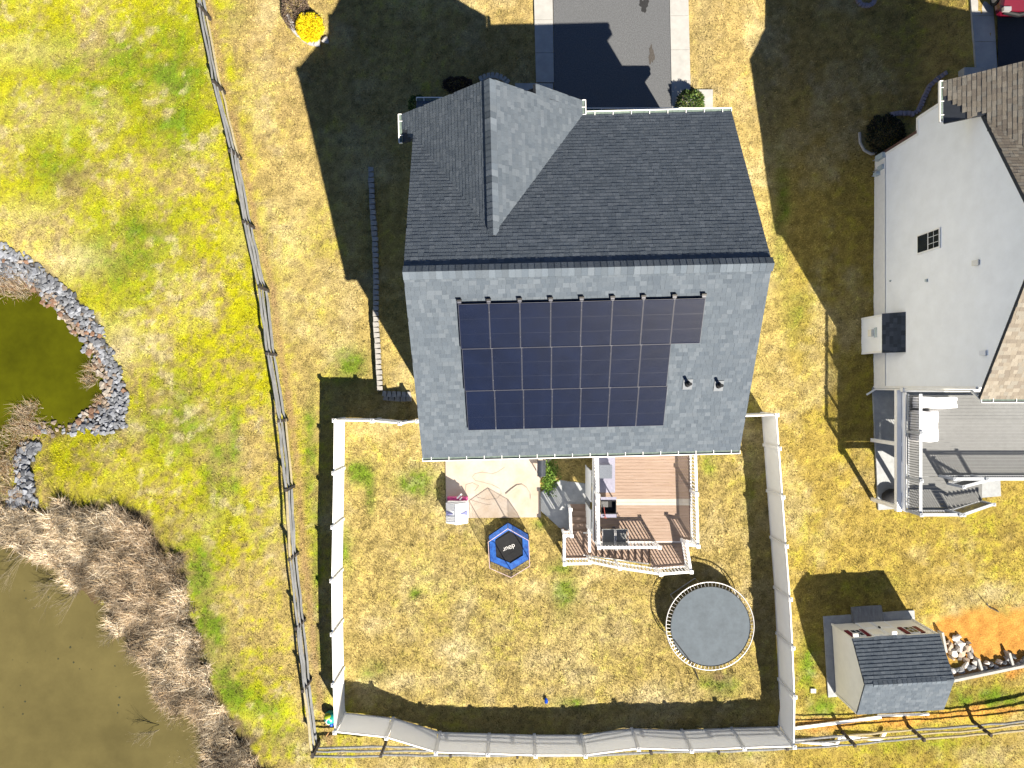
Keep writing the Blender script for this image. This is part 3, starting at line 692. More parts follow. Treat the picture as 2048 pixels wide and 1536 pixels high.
# upper landing, one step down
ZL = 2.52
lx0, lx1, ly0, ly1 = 5.95, 7.42, -7.86, -6.75
nb = 8
for i in range(nb):
    mb = MB(); y = ly0+(ly1-ly0)*i/nb; mb.box(lx0, lx1, y, y+(ly1-ly0)/nb-.008, ZL-.03, ZL); mb.build('deck_board', 'deckwood', dk, dk)
mb = MB(); mb.box(lx0, lx1, ly0-.03, ly0-.001, ZL-.28, ZL+.0); mb.box(lx1+.001, lx1+.03, ly0, ly1, ZL-.28, ZL); mb.build('rim_joist', 'deckbrown', dk, dk)
railing(dk, (7.26, DY0+.02, ZL), (7.44, -7.80, ZL), R1, 'white', 'white', end0=False)
railing(dk, (7.44, -7.80, ZL), (6.18, -7.90, ZL), R1, 'white', 'white', end0=False)
# stair down to the west, ten risers
ZB = .78; nt_ = 10; sx0 = 3.30; rise = (ZL-ZB)/(nt_+1); run = (lx0-sx0)/nt_
for i in range(nt_):
    z = ZL-rise*(i+1); x1 = lx0-run*i; x0 = x1-run
    mb = MB(); mb.box(x0-.02, x1-.004, -7.72, -6.78, z-.035, z); t = mb.build('tread', 'deckwood', dk, dk)
    mb = MB(); mb.box(x1-.018, x1-.002, -7.72, -6.78, z, z+rise-.036); mb.build('riser', 'deckbrown', t, dk)
for y in (-7.76, -6.75):
    mb = MB(); mb.beam((lx0, y, ZL-.22), (sx0, y, ZB-.1), .04, .26); mb.build('stringer', 'trim', dk, dk)
railing(dk, (6.18, -7.90, ZL), (4.60, -7.86, (ZL+ZB)/2+.05), R1, 'white', 'white', end0=False)
railing(dk, (4.60, -7.86, (ZL+ZB)/2+.05), (3.42, -7.82, ZB+.05), R1, 'white', 'white', end0=False)
# lower landing
bx0, bx1, by0, by1 = 2.28, 3.42, -7.95, -6.65
for i in range(9):
    mb = MB(); y = by0+(by1-by0)*i/9; mb.box(bx0, bx1, y, y+(by1-by0)/9-.008, ZB-.03, ZB); mb.build('deck_board', 'deckwood', dk, dk)
mb = MB(); mb.box(bx0+.02, bx1-.02, by0+.02, by1-.02, ZB-.22, ZB-.032); mb.build('landing_frame', 'deckbrown', dk, dk)
for x in (bx0+.08, bx1-.08):
    for y in (by0+.08, by1-.08):
        mb = MB(); mb.box(x-.06, x+.06, y-.06, y+.06, -.2, ZB-.22); mb.build('support_post', 'deckbrown', dk, dk)
railing(dk, (3.42, -7.90, ZB), (bx0+.03, -7.92, ZB), R1, 'white', 'white', end0=False)
railing(dk, (bx0+.03, -7.92, ZB), (bx0+.03, -6.68, ZB), R1, 'white', 'white', end0=False)
railing(dk, (bx0+.03, -6.68, ZB), (2.62, -6.68, ZB), R1, 'white', 'white', end0=False)
railing(dk, (3.42, -7.40, ZB), (3.42, -6.45, ZB), R1, 'white', 'white', end0=False)
# four steps down to the north
for i in range(4):
    z = ZB-.16*(i+1)+.02; y0 = -6.65+i*.27
    mb = MB(); mb.box(2.70, 3.45, y0+.004, y0+.28, z-.035, z); t = mb.build('tread', 'deckwood', dk, dk)
    mb = MB(); mb.box(2.70, 3.45, y0-.012, y0+.002, z, z+.12); mb.build('riser', 'deckbrown', t, dk)
railing(dk, (2.62, -6.68, ZB), (2.62, -5.62, .2), R1, 'white', 'white', end0=False)
# white skirting panels under the west edge of the deck
for (ya, yb) in ((-5.10, -3.75), (-6.45, -5.45)):
    mb = MB(); mb.box(DX0-.10, DX0-.06, ya, yb, .05, 2.3); sk = mb.build('skirting_panel', 'trim', dk, dk)
    mb = MB(); mb.box(DX0-.105, DX0-.055, ya, ya+.06, .02, 2.33); mb.box(DX0-.105, DX0-.055, yb-.06, yb, .02, 2.33); mb.build('skirting_frame', 'white', sk, dk)

# ------------------------------------------------------------------ things on the deck
def lounge_chair(px, py, label):
    p = at(px, py, ZD+.4); r = thing('patio_chair', (p.x, p.y, ZD), label, 'chair', 'patio chairs on the deck')
    w_, x, y = .25, p.x, p.y
    mb = MB(); mb.hexa([(x-w_, y-.34, ZD+.36), (x+w_, y-.34, ZD+.36), (x+w_, y+.22, ZD+.42), (x-w_, y+.22, ZD+.42)], [(x-w_, y-.34, ZD+.385), (x+w_, y-.34, ZD+.385), (x+w_, y+.22, ZD+.445), (x-w_, y+.22, ZD+.445)]); mb.build('seat', 'tan_sling', r, r)
    mb = MB(); mb.hexa([(x-w_, y-.36, ZD+.37), (x+w_, y-.36, ZD+.37), (x+w_, y-.34, ZD+.39), (x-w_, y-.34, ZD+.39)], [(x-w_, y-.52, ZD+.98), (x+w_, y-.52, ZD+.98), (x+w_, y-.50, ZD+.99), (x-w_, y-.50, ZD+.99)]); mb.build('backrest', 'tan_sling', r, r)
    for s in (-1, 1):
        mb = MB(); xx = x+s*(w_+.03); mb.tube([(xx, y-.53, ZD+1.0), (xx, y-.36, ZD+.62), (xx, y+.1, ZD+.64), (xx, y+.24, ZD+.58)], .018, 6); mb.build('armrest', 'alu', r, r)
        for yy in (y-.42, y+.22): mb = MB(); mb.tube([(xx, yy, ZD+.6), (xx, yy, ZD+.005)], .016, 6); mb.build('leg', 'charcoal', r, r)
lounge_chair(1217, 1068, 'taupe sling patio chair in the railing corner of the deck')
lounge_chair(1241, 1068, 'taupe sling patio chair nearer the deck opening, second from the corner')
# fire table / black open box with grate and pole
p = at(1216, 1012, ZD+.6); ft = thing('barrel_grill', (p.x, p.y, ZD), 'open black charcoal grill with pale steel shelf on the deck', 'grill')
x, y = p.x, p.y
mb = MB(); mb.box(x-.32, x+.32, y-.30, y+.26, ZD+.55, ZD+.58); mb.box(x-.32, x-.29, y-.30, y+.26, ZD+.58, ZD+.80); mb.box(x+.29, x+.32, y-.30, y+.26, ZD+.58, ZD+.80); mb.box(x-.29, x+.29, y-.30, y-.27, ZD+.58, ZD+.8); mb.box(x-.29, x+.29, y+.23, y+.26, ZD+.58, ZD+.8); mb.build('fire_box', 'black', ft, ft)
for k in range(8): mb = MB(); mb.beam((x-.28+k*.035, y-.02, ZD+.76), (x-.28+k*.035, y+.22, ZD+.76), .008, .01); mb.build('grate_bar', 'steel', ft, ft)
mb = MB(); mb.box(x-.33, x+.33, y+.27, y+.40, ZD+.74, ZD+.77); mb.build('rear_shelf', 'mauve', ft, ft)
mb = MB(); mb.box(x-.33, x+.33, y-.45, y-.31, ZD+.74, ZD+.77); mb.build('front_shelf', 'mauve', ft, ft)
for sx in (-.29, .29):
    for sy in (-.27, .23): mb = MB(); mb.box(x+sx-.02, x+sx+.02, y+sy-.02, y+sy+.02, ZD+.002, ZD+.55); mb.build('leg', 'charcoal', ft, ft)
M['copper'] = mat('red_handle', (.45, .09, .06), .5)
mb = MB(); mb.tube([(x-.20, y+.0, ZD+.84), (x-.14, y-.46, ZD+.84)], .014, 6); mb.tube([(x-.2, y-.43, ZD+.84), (x-.08, y-.46, ZD+.84)], .02, 6); sp = mb.build('grill_tool', 'copper'); tag(sp, 'long red handled grill tool lying across the open black grill', 'grill tool')
p0 = at(1197, 985, ZD); p1 = at(1231, 908, ZD)
mb = MB(); mb.box(DX0+.16, p1.x-.02, p0.y, p1.y+.5, ZD+.006, ZD+.016); tag(mb.build('deck_mat', 'mauve'), 'pale mauve mat along the west railing of the deck', 'mat')
p0 = at(1198, 957, ZD+.3); p1 = at(1224, 930, ZD+.3)
ot = thing('ottoman', ((p0.x+p1.x)/2, (p0.y+p1.y)/2, ZD), 'dark grey woven cushion seat by the west railing of the deck', 'ottoman')
mb = MB(); mb.box(p0.x+.05, p1.x-.03, p0.y+.03, p1.y-.03, ZD+.02, ZD+.2); mb.build('base', 'charcoal', ot, ot)
mb = MB(); mb.box(p0.x+.02, p1.x, p0.y, p1.y, ZD+.2, ZD+.3); mb.build('cushion', 'greycloth', ot, ot)

# ------------------------------------------------------------------ things on the patio
p = at(1083, 937, .9); gr = thing('covered_grill', (p.x, p.y, PATIO_Z), 'dark grey lidded barbecue grill at the edge of the concrete patio', 'grill')
x, y = p.x, p.y
mb = MB(); mb.box(x-.17, x+.17, y-.34, y+.34, .55, .85); mb.build('body', 'charcoal', gr, gr)
mb = MB()
arc = [(-.19+.38*k/8, .85+.17*math.sin(math.pi*k/8)) for k in range(9)]
mb.add([(x+a, y-.36, z) for a, z in arc]+[(x+a, y+.36, z) for a, z in arc], [tuple(range(9)), tuple(range(9, 18))[::-1]]+[(k, k+9, k+10, k+1) for k in range(8)]+[(0, 8, 17, 9)]); mb.build('lid', 'charcoal', gr, gr)
mb = MB(); mb.tube([(x-.22, y-.2, .93), (x-.22, y+.2, .93)], .014, 6); mb.build('handle', 'steel', gr, gr)
for sx in (-.14, .14):
    for sy in (-.3, .3): mb = MB(); mb.box(x+sx-.02, x+sx+.02, y+sy-.02, y+sy+.02, PATIO_Z+.002, .55); mb.build('leg', 'charcoal', gr, gr)
# hose
P = [(1010, 935), (995, 945), (985, 948), (965, 945), (950, 948), (945, 955), (952, 962), (970, 966), (985, 970), (1000, 978), (1003, 988), (995, 997), (975, 1000), (955, 995), (950, 982), (958, 972), (945, 966), (932, 970), (931, 985), (938, 998), (950, 1003), (975, 1010), (990, 1008)]
mb = MB(); W_ = [at(a, b, PATIO_Z+.02) for a, b in P]
fine = []
for i in range(len(W_)-1):
    for k in range(3): fine.append(W_[i].lerp(W_[i+1], k/3))
mb.tube(fine, .006, 5); tag(mb.build('garden_hose', 'hose'), 'thin garden hose looping over the concrete patio', 'hose')
P = [(1012, 989), (1022, 980), (1034, 971), (1044, 969), (1054, 976), (1061, 988), (1061, 998)]
mb = MB(); mb.tube([at(a, b, PATIO_Z+.03) for a, b in P], [.04, .04, .03, .015, .013, .012, .012], 6); tag(mb.build('hose_end', 'hose'), 'short curved olive hose end lying near the stair side of the patio', 'hose')
# playhouse
p = at(913, 1028, 1.1); ph = thing('playhouse', (p.x, p.y, 0), 'small white roofed toy playhouse with pink base on the patio corner', 'playhouse')
x, y = p.x, p.y; w_ = .50; l = .46
mb = MB(); mb.box(x-w_+.06, x+w_-.06, y-l+.05, y+l+.03, .07, .80); mb.build('wall', 'white', ph, ph)
mb = MB(); mb.box(x-w_+.02, x+w_-.04, y+l+.03, y+l+.17, .07, .42); mb.build('porch', 'pink', ph, ph)
mb = MB(); mb.hexa([(x-w_, y-l, .80), (x, y-l, 1.22), (x, y+l, 1.22), (x-w_, y+l, .80)], [(x-w_, y-l, .84), (x, y-l, 1.26), (x, y+l, 1.26), (x-w_, y+l, .84)])
mb.hexa([(x, y-l, 1.22), (x+w_, y-l, .80), (x+w_, y+l, .80), (x, y+l, 1.22)], [(x, y-l, 1.26), (x+w_, y-l, .84), (x+w_, y+l, .84), (x, y+l, 1.26)]); rf = mb.build('roof', 'white', ph, ph)
for s in (-1, 1):
    mb = MB(); mb.add([(x+s*.10, y+.0, 1.19), (x+s*.485, y+.13, .90), (x+s*.485, y-.10, .90), (x+s*.3, y+.01, 1.08)], [(0, 1, 3), (0, 3, 2), (3, 1, 2), (0, 2, 1)]); mb.build('dormer', 'lilac', rf, ph)
    for k in (-1, 1):
        for j in range(4):
            mb = MB(); a = y+k*(.12+.08*j); mb.beam((x+s*.05, a, 1.235), (x+s*.46, a+k*.05, .895), .02, .02); mb.build('roof_rib', 'trim', rf, ph)
mb = MB(); mb.beam((x, y-l, 1.27), (x, y+l, 1.27), .06, .03); mb.build('ridge', 'white', rf, ph)
for k in range(5): mb = MB(); mb.box(x-.42+k*.2, x-.34+k*.2, y+l+.15, y+l+.18, .42, .55); mb.build('picket', 'pink', ph, ph)
mb = MB(); mb.beam((x-.02, y+l+.16, .62), (x+.2, y+l+.36, .62), .07, .04); mb.beam((x+.1, y+l+.08, .55), (x+.2, y+l+.2, .55), .05, .1); mb.build('water_spout', 'trim', ph, ph)

# ------------------------------------------------------------------ small trampoline with safety net
cz = .36; c0 = at(1019, 1094, cz); tr = thing('net_trampoline', (c0.x, c0.y, 0), 'small six sided trampoline with blue padding and safety net', 'trampoline')
base_px = [(1016, 1046), (1056, 1069), (1058, 1118), (1022, 1140), (981, 1122), (978, 1072)]
top_px = [(1018, 1057), (1060, 1078), (1060, 1125), (1022, 1149), (982, 1131), (979, 1089)]
ZT = 1.62
Bp = [at(a, b, cz) for a, b in base_px]; cc = sum(Bp, Vector())/6
Tp = [Vector((p.x, p.y, ZT)) for p in Bp]
inn = [cc.lerp(p, .70) for p in Bp]
mb = MB(); n6 = 6
mb.add([p+Vector((0, 0, -.05)) for p in Bp]+[p for p in Bp]+[p+Vector((0, 0, .01)) for p in inn]+[p+Vector((0, 0, -.05)) for p in inn],
       [(k, (k+1) % 6, 6+(k+1) % 6, 6+k) for k in range(6)]+[(6+k, 6+(k+1) % 6, 12+(k+1) % 6, 12+k) for k in range(6)]+[(12+k, 12+(k+1) % 6, 18+(k+1) % 6, 18+k) for k in range(6)]); mb.build('safety_pad', 'blue', tr, tr)
mb = MB(); mb.add([cc+Vector((0, 0, -.07))]+[p+Vector((0, 0, -.03)) for p in [cc.lerp(q, .74) for q in Bp]], [(0, k+1, (k+1) % 6+1) for k in range(6)]); mt = mb.build('jumping_mat', 'rubber', tr, tr)
fc = bpy.data.curves.new('lettering', 'FONT'); fc.body = 'd\u0259ur'; fc.size = .30; fc.align_x = 'CENTER'; fc.align_y = 'CENTER'; fc.extrude = .001
fo = bpy.data.objects.new('lettering', fc); COL.objects.link(fo); bpy.context.view_layer.update()
dg = bpy.context.evaluated_depsgraph_get(); me = bpy.data.meshes.new_from_object(fo.evaluated_get(dg)); bpy.data.objects.remove(fo)
me.materials.clear(); me.materials.append(M['lettering']); lp = at(1018, 1096, cz)
inst('lettering', me, (lp.x, lp.y, cz-.045), mt, tr, (0, 0, math.radians(180+22)))
for k in range(6):
    p = Bp[k]; mb = MB(); mb.tube([p-Vector((0, 0, cz+.02)), p, p.lerp(Tp[k], .5)+(p-cc).normalized()*.04, Tp[k]], .02, 6); mb.build('net_pole', 'charcoal', tr, tr)
mb = MB(); mb.tube(Tp, .015, 6, closed=True); mb.build('top_ring', 'pinkish', tr, tr)
mb = MB(); mb.tube([p-Vector((0, 0, .06)) for p in Bp], .045, 6, closed=True); mb.build('frame', 'black', tr, tr)
for k in range(6):
    a, b = Bp[k], Bp[(k+1) % 6]; c, d = Tp[k], Tp[(k+1) % 6]
    mb = MB(); mb.add([a, b, d, c], [(0, 1, 2, 3)]); mb.build('net', 'net', tr, tr)
    mb = MB()
    for j in range(1, 5): mb.tube([a.lerp(c, j/5), b.lerp(d, j/5)], .0025, 3)
    for j in range(1, 10): mb.tube([a.lerp(b, j/10), c.lerp(d, j/10)], .0025, 3)
    mb.build('net_cord', 'black', tr, tr)

# ------------------------------------------------------------------ large round trampoline
TZ = .85; c0 = at(1420, 1252, TZ); R = 88*(CAMZ-TZ)/FPX; Rm_ = R*.905
bt = thing('round_trampoline', (c0.x, c0.y, 0), 'large round trampoline with grey mat and bare springs in the yard corner', 'trampoline')
ring = [(c0.x+R*math.cos(2*math.pi*k/64), c0.y+R*math.sin(2*math.pi*k/64), TZ) for k in range(64)]
mb = MB(); mb.tube(ring, .026, 8, closed=True); mb.build('frame', 'steel', bt, bt, smooth=True)
mc = Vector((c0.x+.02, c0.y-.02, TZ))
mb = MB(); mb.disc((mc.x, mc.y, TZ+.0), Rm_, 64, th=.012); mb.build('jumping_mat', 'mesh_mat', bt, bt)
mb = MB(); mb.tube([(mc.x+Rm_*math.cos(2*math.pi*k/64), mc.y+Rm_*math.sin(2*math.pi*k/64), TZ) for k in range(64)], .018, 5, closed=True); mb.build('mat_hem', 'rubber', bt, bt)
nsp = 72
for k in range(nsp):
    t = 2*math.pi*(k+.5)/nsp; dx, dy = math.cos(t), math.sin(t)
    mb = MB(); mb.tube([(mc.x+Rm_*dx, mc.y+Rm_*dy, TZ), (c0.x+R*dx, c0.y+R*dy, TZ)], .010, 5); mb.build('spring', 'steel', bt, bt)
for k in range(4):
    t0 = 2*math.pi*(k+.15)/4; t1 = 2*math.pi*(k+.6)/4
    a = Vector((c0.x+R*math.cos(t0), c0.y+R*math.sin(t0), TZ)); b = Vector((c0.x+R*math.cos(t1), c0.y+R*math.sin(t1), TZ)); dz = Vector((0, 0, -TZ+.02))
    mb = MB(); mb.tube([a, a+dz, b+dz, b], .022, 6); mb.build('leg', 'steel', bt, bt)
# a leaning dark net pole
a = at(1349, 1283, TZ+.9); b = at(1402, 1374, .02); mid = at(1380, 1322, TZ+.05)
mb = MB(); mb.tube([at(1349, 1281, TZ+.04), mid, at(1388, 1335, .7), at(1398, 1360, .03)], .022, 6); tag(mb.build('net_pole', 'black'), 'thin dark pole leaning off the edge of the round trampoline', 'pole')
p = at(1093, 1401, .08); mb = MB()
mb.tube([(p.x, p.y-.12, .09), (p.x-.01, p.y-.09, .09), (p.x-.02, p.y+.05, .09), (p.x-.03, p.y+.12, .09)], [.05, .085, .075, .04], 10); tag(mb.build('toy_cup', 'ballblue'), 'small blue plastic toy lying on the yard grass', 'toy')

# ------------------------------------------------------------------ toy in the fence corner
p = at(657, 1441, .45); ty = thing('turtle_toy', (p.x, p.y, gz(p.x, p.y)), 'round teal and lime plastic toy tucked outside the fence corner', 'toy')
def ball(c, rx, ry, rz, n=14, m_=8):
    vs = []; fs = []
    for i in range(m_+1):
        th = math.pi*i/m_
        for k in range(n): t = 2*math.pi*k/n; vs.append((c[0]+rx*math.sin(th)*math.cos(t), c[1]+ry*math.sin(th)*math.sin(t), c[2]+rz*math.cos(th)))
    for i in range(m_):
        for k in range(n): fs.append((i*n+k, (i+1)*n+k, (i+1)*n+(k+1) % n, i*n+(k+1) % n))
    return vs, fs
g0 = gz(p.x, p.y)
mb = MB(); mb.add(*ball((p.x, p.y, g0+.3), .30, .30, .3)); mb.build('shell', 'teal', ty, ty, smooth=True)
mb = MB(); mb.add(*ball((p.x-.06, p.y+.10, g0+.44), .20, .16, .17)); mb.build('cap', 'lime', ty, ty, smooth=True)
mb = MB(); mb.tube([(p.x+.12*math.cos(t), p.y-.08+.12*math.sin(t), g0+.585) for t in np.linspace(0, 5, 14)], .022, 6); mb.build('swirl', 'white', ty, ty)
mb = MB(); mb.add(*ball((p.x+.02, p.y-.38, g0+.14), .10, .13, .14)); mb.build('foot', 'ballblue', ty, ty, smooth=True)
mb = MB(); q = at(660, 1463, .1); mb.tube([(q.x-.1, q.y-.12, g0+.1), (q.x-.22, q.y-.3, g0+.1)], .03, 6); tag(mb.build('orange_stick', 'soil'), 'short orange stick beside the teal toy at the fence corner', 'stick')

# ------------------------------------------------------------------ neighbour house
NZ = 0.0; NE, NR, NRY, NRUN = 7.55, 10.63, 4.68, 5.22; NX0, NX1 = 16.80, 31.0; NPM = (NR-NE)/NRUN
nb_ = thing('neighbour_house', (NX0, 4.7, 0), 'white sided two storey house with tan shingle roof next door', 'house')
nlm = math.hypot(1, NPM); nnR = Vector((0, -NPM, 1)).normalized(); nnF = Vector((0, NPM, 1)).normalized()
NCX, NCR, NCE, NCF = 19.45, 10.25, 7.0, 11.1; NCHW = 3.66; NPC = (NCR-NCE)/NCHW; nlc = math.hypot(1, NPC); nnL = Vector((-NPC, 0, 1)).normalized(); nnRt = Vector((NPC, 0, 1)).normalized()
f_r = lambda u, s: (Vector((u, NRY-NRUN+s/nlm, NE+NPM*s/nlm)), nnR)
f_f = lambda u, s: (Vector((-u, NRY+NRUN-s/nlm, NE+NPM*s/nlm)), nnF)
f_cl = lambda u, s: (Vector((NCX-NCHW+s/nlc, -u, NCE+NPC*s/nlc)), nnL)
f_cr = lambda u, s: (Vector((NCX+NCHW-s/nlc, u, NCE+NPC*s/nlc)), nnRt)
zc2 = lambda x: NCR-NPC*abs(x-NCX); zm2 = lambda y: NR-NPM*abs(y-NRY)
mb = MB(); slab(mb, f_r, NX0-.03, NX1, 0, NRUN*nlm, gap=.005); slab(mb, f_f, -NX1, -NX0+.03, 0, NRUN*nlm, gap=.005)
sx = (NX0-.03-(NCX-NCHW))*nlc
slab(mb, f_cl, -NCF, -9.55, 0, NCHW*nlc, gap=.005); slab_poly(mb, f_cl, [(-9.55, sx), (-9.42, sx), (-5.2, NCHW*nlc), (-9.55, NCHW*nlc)]); slab(mb, f_cr, 6, NCF, 0, NCHW*nlc, gap=.005)
nroof = mb.build('roof', 'roofdeck', nb_, nb_)
B = shingles(f_r, NX0-.03, 21.5, NRUN*nlm, lambda u, s: True, TAN)
B += shingles(f_f, -21.5, -NX0+.03, NRUN*nlm, lambda u, s: (zm2(NRY+NRUN-s/nlm) > zc2(-u)-.2), TAN)
B += shingles(f_cl, -NCF, -6, NCHW*nlc, lambda u, s: zc2(NCX-NCHW+s/nlc) > zm2(-u)-.16 and (NCX-NCHW+s/nlc > NX0 or -u > 9.57), TAN)
lay_shingles(B, nroof, nb_, 300, cen=(17, 8, 20))
gutter(nroof, nb_, (NX0+.02, NRY-NRUN, NE-.03), (NX1, NRY-NRUN, NE-.03), (0, -1, 0), hang=.8)
gutter(nroof, nb_, (NCX-NCHW, NCF, NCE-.03), (NCX-NCHW, 9.6, NCE-.03), (-1, 0, 0), hang=.45)
mb = MB()                                                # lap siding on the side wall, one course per step
def wall_span(z):
    y0, y1 = -.12, 10.35 if z < 3.6 else 11.0
    if z > NE-.05:
        k = (NR-z)/NPM; y0 = max(y0, NRY-k); y1 = min(y1, NRY+k)
    if z > 6.9: y1 = min(y1, NRY+(NR-z)/NPM)
    return y0, y1
z = -.3; st = .115
while z < NR-.1:
    a0, a1 = wall_span(z); b0, b1 = wall_span(z+st)
    if a1 > a0 and b1 > b0: mb.add([(NX0+.010, a0, z), (NX0+.010, a1, z), (NX0+.026, b1, z+st), (NX0+.026, b0, z+st), (NX0+.03, a0, z), (NX0+.03, a1, z)], [(0, 3, 2, 1), (0, 1, 5, 4)])
    z += st
nw = mb.build('wall', 'siding', nb_, nb_)
mb = MB(); mb.box(NX0+.04, NX1-.2, -.08, 10.3, -.3, NE-.05); mb.box(NX0+.04, 23, 10.25, 10.95, 3.6, 6.9); mb.build('wall_core', 'siding', nb_, nb_)
for (yy, z0, z1) in ((-.14, -.3, 7.3), (10.36, -.3, 3.58), (11.02, 3.6, 6.6)):
    mb = MB(); mb.box(NX0-.012, NX0+.09, yy-.05, yy+.05, z0, z1); mb.build('corner_board', 'trim', nb_, nb_)
mb = MB(); mb.box(NX0-.01, NX0+.05, 10.3, 11.05, 3.5, 3.62); mb.build('frieze_board', 'trim', nb_, nb_)
M['brick'] = mat('brown_brick', (.17, .09, .065), .9, .3, 12, .4, 60)
mb = MB(); mb.box(NX0-.02, 23, 10.40, 10.52, -.3, 3.55); mb.build('brick_front', 'brick', nb_, nb_)
mb = MB(); mb.box(NX0-.016, NX0+.006, -.1, 10.3, .1, 1.05); mb.build('foundation', 'trim', nb_, nb_)
def wall_px(px, py):                                   # point of the side wall seen at a pixel
    z = CAMZ-NX0*FPX/(px-1024); return Vector((NX0, (768-py)*(CAMZ-z)/FPX, z))
# window
A_ = wall_px(1836, 491); Bq = wall_px(1881, 480)
y0, y1 = A_.y-.38, A_.y+.42; z0, z1 = A_.z-.02, Bq.z+.0
mb = MB(); mb.box(NX0-.035, NX0+.02, y0, y1, z0, z1); wn = mb.build('window', 'trim', nb_, nb_)
zmid = (z0+z1)/2
for (a, b_) in ((z0+.06, zmid-.03), (zmid+.03, z1-.06)):
    mb = MB(); mb.box(NX0-.042, NX0-.036, y0+.06, y1-.06, a, b_); mb.build('pane', 'glass', wn, nb_)
for k in (1, 2): mb = MB(); yy = y0+(y1-y0)*k/3; mb.box(NX0-.048, NX0-.0425, yy-.008, yy+.008, zmid+.03, z1-.06); mb.build('muntin', 'trim', wn, nb_)
mb = MB(); zz = (zmid+z1)/2; mb.box(NX0-.047, NX0-.0425, y0+.06, y1-.06, zz-.008, zz+.008); mb.build('muntin', 'trim', wn, nb_)
for px, py, s in ((1953, 526, .16), (1968, 706, .15), (1853, 561, .09), (1781, 562, .05)):
    q = wall_px(px, py); mb = MB(); mb.hexa([(NX0-.13 if s > .1 else NX0-.05, q.y-s*.6, q.z-s*.5), (NX0+.005, q.y-s*.6, q.z-s*.5), (NX0+.005, q.y+s*.6, q.z-s*.5), (NX0-.13 if s > .1 else NX0-.05, q.y+s*.6, q.z-s*.5)],
        [(NX0-.05, q.y-s*.6, q.z+s), (NX0+.005, q.y-s*.6, q.z+s), (NX0+.005, q.y+s*.6, q.z+s), (NX0-.05, q.y+s*.6, q.z+s)]); mb.build('wall_vent', 'cream' if s > .155 else 'bluegrey' if s < .1 else 'trim', nb_, nb_)
# fireplace bump-out with a little shingled roof
q0 = wall_px(1758, 703); q1 = wall_px(1800, 629)
fy0, fy1, fz = 1.42, 3.02, 1.95; fx = NX0-.55
mb = MB(); mb.box(fx, NX0+.005, fy0, fy1, -.2, fz); fb = mb.build('fireplace_bump_out', 'siding', nb_, nb_)
for yy in (fy0, fy1): mb = MB(); mb.box(fx-.012, fx+.07, yy-.045, yy+.045, -.2, fz-.01); mb.build('corner_board', 'trim', fb, nb_)
Lf = math.hypot(.62, .75); nf = Vector((-.75, 0, .62)).normalized(); ffr = lambda u, s: (Vector((NX0-.62+.62*s/Lf, -u, fz+.0+.75*s/Lf)), nf)
mb = MB(); slab(mb, ffr, -fy1-.06, -fy0+.06, 0, Lf, th=.1, gap=.005); fr_ = mb.build('bump_out_roof', 'roofdeck', nb_, nb_)
for vs, col in shingles(ffr, -fy1-.06, -fy0+.06, Lf, lambda u, s: True, DARK, ex=.16): mb = MB(); mb.add(vs, SF, col); mb.build('shingle', 'shingle', fr_, nb_, tint=True)
mb = MB(); mb.box(fx-.14, fx-.002, 2.15, 2.45, .85, 1.15); mb.build('flue_vent', 'cream', fb, nb_); mb = MB(); mb.box(fx-.02, fx-.0015, 2.08, 2.52, 1.15, 1.4); mb.build('flue_plate', 'bluegrey', fb, nb_)
# meters
for (px, py, dy, dz, dx, m) in ((1757, 318, .24, .62, .16, 'bluegrey'), (1760, 338, .20, .4, .12, 'bluegrey'), (1751, 352, .16, .3, .2, 'bluegrey')):
    q = wall_px(px, py); mb = MB(); mb.box(NX0-dx, NX0-.001, q.y-dy/2, q.y+dy/2, max(q.z, .35), max(q.z, .35)+dz); mt_ = mb.build('meter_box', m, nb_, nb_)
    mb = MB(); mb.tube([(NX0-dx*.6, q.y, max(q.z, .35)), (NX0-dx*.6, q.y+.02, .05)], .025, 6); mb.build('conduit', 'alu', mt_, nb_)
# downspout at the rear corner
mb = MB(); mb.beam((NX0+.06, -.6, NE-.1), (NX0+.02, -.24, NE-.55), .07, .07); mb.beam((NX0+.02, -.24, NE-.55), (NX0+.02, -.24, .15), .07, .07); mb.beam((NX0+.02, -.24, .15), (NX0-.35, -.5, .06), .07, .07); mb.build('downspout', 'trim', nb_, nb_)
mb = MB(); mb.box(NX0-.08, 22, -.34, -.16, 2.4, 2.62); mb.build('ledger_trim', 'trim', nb_, nb_)
mb = MB(); mb.box(18.6, 20.2, -.2, -.09, 2.75, 4.8); sd = mb.build('patio_door', 'trim', nb_, nb_); mb = MB(); mb.box(18.7, 20.1, -.21, -.201, 2.85, 4.7); mb.build('pane', 'glass', sd, nb_)
# neighbour driveway, kerb slab, landscaping
o = sheet('neighbour_driveway', ((XY(2002, 260, 1.5), XY(1996, -300, 1.5)), (XY(2300, 260, 1.5), XY(2300, -300, 1.5))), 'asphalt_dark', .05, 16); struct(o)
strip((1949, 1961), (1993, 2004), [-200, -100, -40, 26, 79, 145], 'neighbour_driveway_edging')
mb = MB(); p = at(1925, 160, 1.4); q = at(1965, 137, 1.4); mb.box(p.x, q.x, p.y, q.y, 1.1, 1.52); struct(mb.build('neighbour_walk', 'concrete'))
eg = thing('garden_edging', (*at(1850, 220)[:2], .9), 'curved row of reddish edging blocks along the neighbour house front bed', 'edging')
M['pinkblock'] = mat('pinkish_block', (.42, .36, .38), .9, .15, 8, .4, 60)
block_run(eg, [(1895, 145), (1878, 155), (1862, 170), (1852, 190), (1845, 208), (1838, 222), (1830, 226)], 0, 0, 15, .2, 'pinkblock', rel=.1)
block_run(eg, [(1830, 228), (1812, 226), (1795, 226), (1782, 229)], 0, 0, 6, .22, 'pinkblock', rel=.12)
